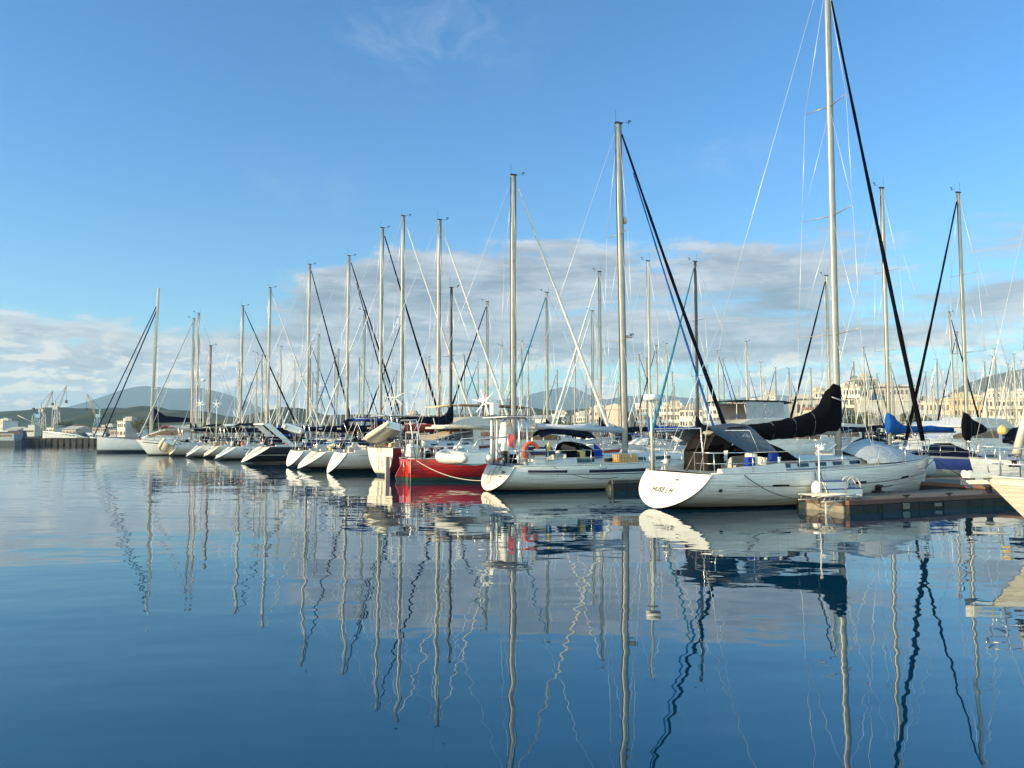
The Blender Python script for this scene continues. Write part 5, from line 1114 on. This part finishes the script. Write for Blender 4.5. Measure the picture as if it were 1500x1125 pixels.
# ================================================================== buildings
pw = mat('wall_white', (.74, .71, .63), .8, var=.12, vscale=.15); pc = mat('wall_cream', (.70, .62, .47), .8, var=.12, vscale=.15); pp = mat('wall_peach', (.70, .56, .42), .8, var=.10, vscale=.1)
pg = mat('wall_grey', (.42, .41, .37), .8, var=.15, vscale=.15); pdk = mat('wall_dark', (.06, .065, .07), .5); py_ = mat('wall_yellow', (.62, .49, .26), .8, var=.1, vscale=.15)
rt = mat('roof_tile', (.30, .08, .05), .8, var=.2); rg = mat('roof_grey', (.24, .24, .23), .7, var=.2); rl = mat('roof_light', (.50, .45, .38), .7, var=.15)
def building(label, px0, px1, ytop, Y, m, floors, bays, dep=14, roof='flat', balc=False, yaw=-14, rm=None, win=True, name='apartment_building', cat='building', base=.9, side=2):
    xa, xb = (px0 - 750) / F * Y, (px1 - 750) / F * Y; wdt = (xb - xa); H = zat(ytop, Y) - base
    t = thing(name, label, cat, ((xa + xb) / 2, Y, base), R(yaw)); wdt = wdt / math.cos(R(yaw)) - dep * abs(math.sin(R(yaw))) * .6
    wdt = max(wdt, 4.0)
    body = MB().box(V(0, dep / 2, H / 2), (wdt, dep, H)).build('wall', m, t)
    fh = H / floors
    if win:
        bw = wdt / bays
        wm = MB().box(V(0, 0, 0), (bw * .52, .10, fh * .44)); w0 = None; fr = None
        for f in range(floors):
            for b in range(bays):
                if w0 is None:
                    w0 = wm.build('window', glassm, t); sill = MB().box(V(0, -.08, -fh * .25), (bw * .60, .22, .14)).build('sill', pw, w0); o = w0
                else:
                    o = w0.copy(); COL.objects.link(o); s_ = sill.copy(); COL.objects.link(s_); s_.parent = o
                o.location = (-wdt / 2 + (b + .5) * bw + .12 * math.sin(b * 2.3 + f), -.03, fh * (f + .55))
        for f in range(floors):
            for b in range(side):
                o = w0.copy(); COL.objects.link(o); o.scale = (min(1, dep / side * .5 / (bw * .52)), 1, 1); o.rotation_euler = (0, 0, R(90)); o.location = (-wdt / 2 - .03, (b + .5) * dep / side, fh * (f + .55))
    if balc:
        for f in range(1, floors):
            MB().box(V(0, -.6, fh * f), (wdt * .92, 1.2, .18)).box(V(0, -1.17, fh * f + .5), (wdt * .92, .06, .85)).build('balcony', pw if balc is True else balc, t)
    rm = rm or rl
    if roof == 'flat': MB().box(V(0, dep / 2, H + .22), (wdt + .5, dep + .5, .45)).build('roof', rm, t); [MB().box(V(wdt * q_, dep * .5, H + .4 + h_ / 2), (w_, 3, h_)).build('plant_room', (m, pg)[k_ % 2], t) for k_, (q_, w_, h_) in enumerate(((-.32 + .1 * math.sin(px0), 2.0, 1.3), (.05 + .1 * math.cos(px0), 3.4, 1.9), (.34, 1.4, 1.1)))]
    if roof == 'flat' and wdt > 9: MB().tube([V(wdt * .1, dep * .4, H), V(wdt * .1, dep * .4, H + 4.2)], .07, 4).build('aerial', steel, t)
    if roof == 'flat': pass
    elif roof == 'gable':
        rh = min(wdt, dep) * .22; MB().loft([[V(-wdt / 2 - .4, -.5, H), V(-wdt / 2 - .4, dep / 2, H + rh), V(-wdt / 2 - .4, dep + .5, H)], [V(wdt / 2 + .4, -.5, H), V(wdt / 2 + .4, dep / 2, H + rh), V(wdt / 2 + .4, dep + .5, H)]], smooth=False).build('roof', rm, t)
    elif roof == 'gable_x':
        rh = wdt * .30; MB().loft([[V(-wdt / 2 - .4, -.5, H), V(0, -.5, H + rh), V(wdt / 2 + .4, -.5, H)], [V(-wdt / 2 - .4, dep + .5, H), V(0, dep + .5, H + rh), V(wdt / 2 + .4, dep + .5, H)]], smooth=False).build('roof', rm, t)
    elif roof == 'shed': MB().loft([[V(-wdt / 2 - .3, -.3, H), V(-wdt / 2 - .3, -.3, H + 1.2), V(-wdt / 2 - .3, dep, H + 1.6), V(-wdt / 2 - .3, dep, H)], [V(0, -.3, H), V(0, -.3, H + 2.0), V(0, dep, H + 2.2), V(0, dep, H)], [V(wdt / 2 + .3, -.3, H), V(wdt / 2 + .3, -.3, H + .7), V(wdt / 2 + .3, dep, H + 1.0), V(wdt / 2 + .3, dep, H)]], smooth=False).build('roof', m, t)
    return t
building('long low pale shed with grey gable roof left of the stepped apartments', 776, 806, 613, 300, pw, 1, 6, 12, 'gable', rm=rl, name='storage_shed')
building('small white apartment block behind the palm tree', 806, 830, 608, 330, pw, 3, 6, 12)
building('stepped white apartment block with terraces left of the peach building', 836, 862, 610, 300, pw, 3, 7, 12, balc=True)
building('plain peach building between the stepped apartments and the windowless hall', 860, 886, 602, 285, pp, 4, 6, 14)
building('large peach windowless hall with a faceted roof', 886, 916, 600, 250, pp, 1, 1, 16, 'shed', win=False, name='boat_hall', yaw=-8)
building('cream apartment block with green shaded balconies right of the windowless hall', 928, 962, 597, 262, pw, 4, 8, 13, balc=True)
building('long pale four storey apartment block behind the blue headsails', 962, 1004, 596, 258, pc, 4, 11, 13, balc=True)
building('pale block with a dark steep gable on its roof', 992, 1032, 600, 252, pw, 3, 8, 12, 'gable_x', rm=rg)
building('white flat roofed block behind the paired green canopies', 1026, 1056, 588, 280, pw, 5, 8, 14)
building('white house with a pointed gable between two flat roofed blocks', 1062, 1086, 590, 262, pw, 4, 5, 12, 'gable_x', rm=rl, side=3)
building('long white terraced apartment block behind the canopies', 1088, 1142, 590, 266, pw, 4, 14, 12, balc=True)
building('small rooftop block standing above the terraced apartments', 1120, 1140, 580, 300, pw, 6, 5, 12)
building('grey flat roofed warehouse left of the nearest tall mast', 1160, 1204, 586, 248, pg, 2, 4, 18, 'flat', rm=pdk, name='warehouse')
building('narrow cream tower block with stacked balconies left of the nearest tall mast', 1194, 1212, 574, 300, pc, 6, 4, 12, balc=True)
building('pale orange roofed house low beside the raised end of the black boom cover', 1182, 1200, 600, 240, pc, 2, 4, 10, 'gable', rm=mat('roof_orange', (.45, .16, .08), .8), name='house')
building('white curved balcony block left of the dark glass stair tower', 1233, 1263, 568, 262, pw, 5, 6, 12, balc=True)
building('tall dark glass stair tower between the white and grey wings', 1250, 1286, 556, 285, mat('wall_greenglass', (.14, .17, .15), .4), 6, 6, 10)
building('grey office wing with dark top storeys right of the glass tower', 1284, 1338, 568, 266, pg, 5, 9, 13, rm=pdk)
building('plain grey concrete podium below the glass tower', 1262, 1346, 588, 246, pg, 2, 6, 12, win=False, name='warehouse')
building('red roofed house between the grey wing and the yellow building', 1352, 1376, 588, 290, pc, 3, 5, 10, 'gable', rm=mat('roof_red', (.50, .07, .05), .8), name='house')
building('long pale yellow building with a flat parapet', 1342, 1398, 589, 262, pc, 3, 9, 13, name='office_building')
building('strong yellow building with tall shaded recesses', 1396, 1446, 583, 256, py_, 4, 9, 13)
building('cream balconied apartment block at the right edge', 1444, 1516, 585, 252, pc, 4, 12, 13, balc=pc)
building('white block peeping above the apartments at the right edge', 1455, 1512, 574, 310, pw, 6, 9, 13)
building('long low boat shed with a pale grey gable roof before the yellow building', 1300, 1440, 620, 236, pw, 1, 16, 12, 'gable', rm=rl, name='boat_shed', yaw=-3)
building('pale pink block behind the ring topped mast', 594, 606, 607, 420, mat('wall_pink', (.48, .30, .24), .8), 4, 4, 12)
building('pink house partly hidden by masts left of the motor yacht', 613, 628, 611, 400, mat('wall_pink', (.48, .30, .24), .8), 3, 5, 10, 'gable', rm=rt)
building('low grey harbour shed beneath the yellow crane', 132, 160, 627, 390, pg, 2, 8, 14, rm=pdk, name='warehouse')
building('small white harbour office at the far left edge', -12, 8, 617, 520, pw, 3, 5, 12)
building('white block beside the catamaran', 170, 187, 618, 330, pw, 2, 4, 10)
for k, (a_, b_, y_, Y_) in enumerate(((4, 30, 630, 420), (66, 84, 626, 430), (88, 116, 629, 400), (96, 110, 624, 460), (160, 172, 629, 360), (196, 214, 627, 400), (224, 250, 628, 420), (262, 290, 627, 400))):
    building(('low pale shed at the left edge of the far quay', 'pale shed behind the white gangway', 'wide grey shed right of the second yellow crane', 'small shed above the wide grey shed', 'low shed left of the catamaran bow', 'low roofed shed behind the catamaran mast',
              'long low shed right of the catamaran', 'low shed behind the wooden mast')[k], a_, b_, y_, Y_, (pg, pw, pg, pw, pg, pw, pg, pw)[k], 1, 4, 12, 'gable', rm=(rl, rg, rl, rt, rg, rl, rt, rl)[k], name='storage_shed')

# ================================================================== trees
bark = mat('bark', (.10, .075, .05), .9); leafm = mat('leaves', (.055, .085, .022), .7, var=.5, vscale=.8, col2=(.025, .045, .014)); leafy = mat('leaves_yellow', (.13, .13, .03), .7, var=.4, vscale=.8)
def tree_mesh(seed, nl=900, sp=1.0):
    r_ = random.Random(seed); tr = MB(); tr.tube([V(0, 0, 0), V(.1, 0, 1.2), V(0, .1, 2.6), V(.1, 0, 3.8)], [.22, .17, .12, .05], 7); cl_ = []
    for i in range(9):
        a = r_.uniform(0, 6.28); h = r_.uniform(1.3, 3.4); rr = r_.uniform(.7, 1.9) * sp; c = V(math.cos(a) * rr, math.sin(a) * rr, h + r_.uniform(.7, 1.6))
        tr.tube([V(0, 0, h * .8), V(c.x * .5, c.y * .5, (h + c.z) / 2), c], [.08, .05, .02], 5); cl_.append((c, r_.uniform(.6, 1.25)))
    cr = MB()
    for i in range(nl):
        c, rr = r_.choice(cl_); d = V(r_.gauss(0, 1), r_.gauss(0, 1), r_.gauss(0, .75)); d.normalize(); p_ = c + d * rr * r_.uniform(.45, 1.08)
        u = V(r_.gauss(0, 1), r_.gauss(0, 1), r_.gauss(0, 1)).normalized(); w = u.cross(V(r_.gauss(0, 1), r_.gauss(0, 1), r_.gauss(0, 1))).normalized(); s_ = r_.uniform(.10, .24)
        cr.poly([p_ + u * s_, p_ + w * s_ * .6, p_ - u * s_, p_ - w * s_ * .6])
    return tr, cr
protos = []
for sd_ in range(3):
    tr, cr = tree_mesh(sd_, 1100, 1.1); t = thing('tree', 'x', 'tree'); tr.build('trunk', bark, t); cr.build('crown', (leafm, leafm, leafy)[sd_], t); protos.append(t)
def palm():
    t = thing('palm_tree', 'x', 'palm tree'); MB().tube([V(0, 0, 0), V(.1, 0, 2.5), V(.3, 0, 5.2)], [.2, .15, .12], 8).build('trunk', bark, t); cr = MB()
    for i in range(20):
        a = i * 2.4; el_ = .9 - (i % 5) * .38; pts = [V(.3 + math.cos(a) * r_ * math.cos(el_ - r_ * .28), math.sin(a) * r_ * math.cos(el_ - r_ * .28), 5.2 + r_ * math.sin(el_ - r_ * .38)) for r_ in (0, .6, 1.2, 1.8, 2.3)]
        s_ = V(-math.sin(a), math.cos(a), 0)
        for p0, p1, w0, w1 in zip(pts, pts[1:], (.05, .3, .34, .24), (.3, .34, .24, .02)):
            cr.poly([p0 - s_ * w0 - V(0, 0, w0 * .6), p0, p1, p1 - s_ * w1 - V(0, 0, w1 * .6)]); cr.poly([p0, p0 + s_ * w0 - V(0, 0, w0 * .6), p1 + s_ * w1 - V(0, 0, w1 * .6), p1])
    cr.build('crown', leafm, t); return t
tl = [(805, 615, 236, 'beside the pale gable shed'), (815, 618, 238, 'just right of the palm'), (832, 617, 240, 'before the stepped apartments'), (845, 616, 238, 'below the stepped apartments'), (857, 617, 242, 'left below the peach building'), (868, 619, 240, 'below the peach building'),
      (880, 619, 238, 'between the peach building and the hall'), (893, 620, 242, 'below the windowless hall'), (1262, 600, 240, 'before the glass tower'), (1256, 606, 238, 'at the foot of the white balcony block'), (1150, 612, 240, 'left of the grey warehouse'),
      (1325, 603, 238, 'left of the red roofed house'), (1345, 604, 237, 'below the red roofed house'), (1366, 606, 238, 'below the yellow parapet'), (205, 615, 330, 'right of the white block by the catamaran'), (218, 612, 340, 'behind the catamaran mast'), (232, 616, 335, 'right of the catamaran mast'), (190, 619, 345, 'left behind the catamaran mast'),
      (92, 616, 440, 'between the cranes'), (112, 622, 430, 'left of the lone yellow crane'), (124, 621, 425, 'nearest to the lone yellow crane'), (150, 622, 420, 'right of the lone yellow crane'), (46, 626, 430, 'left of the white gangway'), (300, 618, 380, 'left of the wooden mast'), (330, 620, 380, 'right of the wooden mast'), (415, 619, 400, 'far behind the black hulled cruiser'), (480, 620, 400, 'far behind the cream sterned sloop')]
for k, (px, ty, Y, wh) in enumerate(tl):
    c = copy_tree(protos[k % 3]); h = zat(ty, Y) - .9; s_ = h / 5.6; x_, y_ = from_px(px, Y); c.location = (x_, y_, .9); c.scale = (s_ * 1.15, s_ * 1.15, s_); c.rotation_euler = (0, 0, k * 1.7)
    c['label'] = ('dark green broadleaf tree ', 'dense green tree ', 'yellowish green tree ')[k % 3] + wh; c['group'] = 'trees along the waterfront'
for t in protos:
    for o in list(t.children) + [t]: bpy.data.objects.remove(o)
pm = palm(); x_, y_ = from_px(817, 239); pm.location = (x_, y_, .9); s_ = (zat(608, 239) - .9) / 6.3; pm.scale = (s_, s_, s_); pm['label'] = 'palm tree in front of the small white apartment block'

# ================================================================== cranes, gangway and craft at the far left
cranec = mat('crane_yellow', (.50, .40, .20), .6, var=.25); craneb = mat('crane_blue', (.25, .38, .46), .6, var=.2); cranew = mat('crane_pale', (.55, .53, .48), .6, var=.2)
def crane(label, px, Y, foot_y, tip, elbow_y, m=cranec, tower=cranew):
    x_, y_ = from_px(px, Y); t = thing('harbour_crane', label, 'crane', (x_, y_, .9)); ze = zat(elbow_y, Y) - .9; xt = (tip[0] - px) / F * Y; zt = zat(tip[1], Y) - .9
    mb = MB()
    for sx_, sy_ in ((-1, -1), (1, -1), (1, 1), (-1, 1)): mb.tube([V(sx_ * 1.7, sy_ * 1.7, 0), V(sx_ * .8, sy_ * .8, ze)], .20, 5)
    for q_ in range(5): z_ = ze * q_ / 5; k_ = 1.7 - .9 * q_ / 5; mb.tube([V(-k_, -k_, z_), V(k_ - .3, -k_, z_ + ze / 5)], .15, 4); mb.tube([V(-k_, k_, z_ + ze / 5), V(k_, k_, z_)], .15, 4)
    mb.build('portal_legs', tower, t)
    MB().box(V(-sgn(xt) * .8, 0, ze + 1.0), (2.6, 1.8, 2.0)).box(V(-sgn(xt) * 1.4, 0, ze + 3.2), (.7, .7, 3.4)).build('machine_house', tower, t, bevel=.1)
    jb = MB(); a = V(sgn(xt) * .6, 0, ze + .8); b = V(xt, 0, zt)
    for o1, o2 in ((-.9, -.8), (.9, -.8), (0, .8)): jb.tube([a + V(0, o1, o2), b + V(0, o1 * .3, o2 * .3)], .15, 4)
    for i in range(14):
        k0, k1 = i / 14, (i + 1) / 14; p0, p1 = a.lerp(b, k0), a.lerp(b, k1); s0, s1 = 1 - .7 * k0, 1 - .7 * k1
        jb.tube([p0 + V(0, -.9 * s0, -.8 * s0), p1 + V(0, 0, .8 * s1)], .10, 4); jb.tube([p0 + V(0, 0, .8 * s0), p1 + V(0, .9 * s1, -.8 * s1)], .10, 4)
    jb.build('jib', m, t)
    MB().tube([b, V(b.x + .3 * sgn(xt), 0, ze + 5)], .08, 4).box(V(b.x + .3 * sgn(xt), 0, ze + 4.6), (1.0, 1, 1.6)).build('hook_block', blackp, t)
    MB().tube([b, V(-sgn(xt) * 1.4, 0, ze + 4.9)], .09, 4).build('luffing_cable', blackp, t)
    return t
def sgn(v): return 1 if v >= 0 else -1
crane('yellow jib crane leaning left, alone above the grey harbour shed', 143, 430, 622, (127, 577), 612, cranec, craneb)
crane('leftmost tall crane with pale lattice jib leaning right', 63, 440, 625, (76, 573), 604)
crane('tallest crane with lattice jib leaning right and pale legs', 84, 450, 624, (96, 565), 600)
crane('small pale blue crane at the left of the two tall cranes', 55, 420, 622, (50, 606), 612, craneb, craneb)
for k, (px, yt) in enumerate(((77, 594), (80, 595))):
    x_, y_ = from_px(px, 250 + 4 * k); t = thing('lamp_post', ('tall thin pole with twin lamps beside the white gangway', 'second tall thin lamp pole beside the white gangway')[k], 'lamp post', (x_, y_, 1.1))
    h_ = zat(yt, 250) - 1.1; MB().tube([V(0, 0, 0), V(0, 0, h_)], [.14, .08], 7).build('pole', aluw, t); MB().box(V(.6, 0, h_), (.9, .3, .12)).box(V(-.6, 0, h_), (.9, .3, .12)).build('lamp_head', gel, t); MB().box(V(0, 0, h_ - .05), (1.2, .06, .06)).build('arm', aluw, t)
x_, y_ = from_px(64, 172); gw = thing('gangway', 'long white railed gangway sloping down to the water at the far left', 'gangway', (x_, y_, 1.2))
Lg = 13.0; mb = MB()
for y__ in (0, 1.4):
    mb.tube([V(0, y__, .3), V(Lg * .62, y__, -.1), V(Lg, y__, -.9)], .09, 5); mb.tube([V(0, y__, 1.7), V(Lg * .5, y__, 1.0), V(Lg, y__, -.7)], .09, 5)
    for i in range(14): k_ = i / 14; mb.tube([V(Lg * k_ * .95, y__, .25 - .9 * k_ ** 2), V(Lg * (k_ + .04) * .95, y__, 1.65 - 2.0 * k_ ** 1.2)], .06, 4)
mb.build('railing', white, gw); MB().loft([[V(0, 0, .2), V(0, 1.4, .2)], [V(Lg * .62, 0, -.15), V(Lg * .62, 1.4, -.15)], [V(Lg, 0, -.95), V(Lg, 1.4, -.95)]], close=False).build('walkway', white, gw)
MB().loft([[V(0, -.06, .25), V(0, -.06, 1.5)], [V(Lg * .3, -.06, .15), V(Lg * .3, -.06, 1.1)], [V(Lg * .6, -.06, -.1), V(Lg * .6, -.06, .5)]], close=False).build('side_screen', cwhite, gw)
x_, y_ = from_px(37, 162); t = thing('work_barge', 'blue grey work barge moored against the far left quay wall', 'barge', (x_, y_ - 6, 0))
MB().loft([[V(x, -2.2 * q_, -.3), V(x, -2.4 * q_, z_), V(x, 2.4 * q_, z_), V(x, 2.2 * q_, -.3)] for x, q_, z_ in ((-5.5, .6, 1.5), (-4, 1, 1.1), (3.5, 1, 1.0), (4.5, .8, 1.1))], smooth=False).build('hull', mat('barge_blue', (.05, .07, .09), .6, var=.3), t)
MB().box(V(.3, 0, 1.7), (4.6, 2.6, 1.4)).build('cabin', mat('barge_grey', (.26, .32, .38), .6, var=.2), t, bevel=.05); MB().box(V(.3, -1.31, 2.0), (3.6, .04, .4)).build('window', glassm, t)
x_, y_ = from_px(48, 235); t = thing('tug_boat', 'yellow funnelled tug with a stubby mast behind the blue grey barge', 'tug', (x_, y_, 0))
MB().loft([[V(x, -2 * q_, -.3), V(x, -2.3 * q_, z_), V(x, 2.3 * q_, z_), V(x, 2 * q_, -.3)] for x, q_, z_ in ((-6, .7, 1.6), (-3, 1, 1.4), (3, 1, 1.6), (6.5, .1, 2.4))], smooth=False).build('hull', pdk, t)
MB().box(V(0, 0, 2.9), (3.4, 2.8, 2.6)).box(V(.4, 0, 4.5), (2.0, 2.0, 1.2)).build('wheelhouse', cranew, t, bevel=.05); MB().tube([V(0, 0, 4.5), V(0, 0, 8.0)], .14, 6).tube([V(0, 0, 6), V(-4.5, 0, 8.0)], .10, 5).build('mast', aluw, t); MB().box(V(0, -1.42, 3.2), (2.8, .05, .5)).build('window', glassm, t)
for k, (px, cname) in enumerate(((6, 'white round nosed van parked on the far left quay'), (22, 'grey van parked beside the white van on the quay'))):
    x_, y_ = from_px(px, 176); t = thing('parked_van', cname, 'van', (x_, y_, 1.16), R(8))
    MB().loft([[V(x, -.9, .35), V(x, -.88, z_), V(x, .88, z_), V(x, .9, .35)] for x, z_ in ((-2.3, 1.0), (-1.7, 1.15), (-.9, 1.9), (2.2, 1.95), (2.4, 1.0))], smooth=False).build('body', (white, cgrey)[k], t, bevel=.08)
    MB().loft([[V(x, -.915, z0), V(x, -.905, z1)] for x, z0, z1 in ((-1.3, 1.2, 1.3), (-.8, 1.2, 1.7), (1.8, 1.2, 1.7))], close=False, smooth=False).build('window', glassm, t)
    for wx in (-1.4, 1.5):
        for wy in (-.9, .9): MB().lathe(V(wx, wy, .33), [(0, -.1), (.33, -.1), (.33, .1), (0, .1)], 14, axis='y').build('wheel', blackr, t)
for k in range(16):
    x_, y_ = from_px(84 + k * 4.6 + rnd.uniform(-1, 1), 300 + rnd.uniform(-8, 8)); cc_ = rnd.choice([white, cgrey, pdk, pg, pdk]); t = thing('parked_car', f"{ordn[k]} of the tiny parked cars counted rightward from the lamp poles", 'car', (x_, y_, 1.45), R(rnd.uniform(-10, 10)), 'cars parked on the far quay')
    MB().loft([[V(x, -.85, .3), V(x, -.8, z_), V(x, .8, z_), V(x, .85, .3)] for x, z_ in ((-2.1, .75), (-1.2, .9), (-.6, 1.4), (1.0, 1.42), (1.8, .95), (2.1, .8))], smooth=False).build('body', cc_, t)
    MB().lathe(V(-1.3, 0, .3), [(0, -.86), (.3, -.86), (.3, .86), (0, .86)], 10, axis='y').lathe(V(1.3, 0, .3), [(0, -.86), (.3, -.86), (.3, .86), (0, .86)], 10, axis='y').build('wheels', blackr, t)

# ================================================================== air
hz = MB().box(V(0, 4490, 248), (17000, 9400, 504)); hv = bpy.data.materials.new('haze_air'); hv.use_nodes = True; hv.node_tree.nodes.clear(); t = NT(hv.node_tree)
o = t.add('ShaderNodeOutputMaterial'); vv = t.add('ShaderNodeVolumePrincipled', {'Color': (.56, .80, 1.0, 1), 'Density': 1.3e-4, 'Anisotropy': 0.0}); t.l.new(vv.outputs[0], o.inputs['Volume'])
ho_ = hz.build('haze', hv); ho_['kind'] = 'stuff'
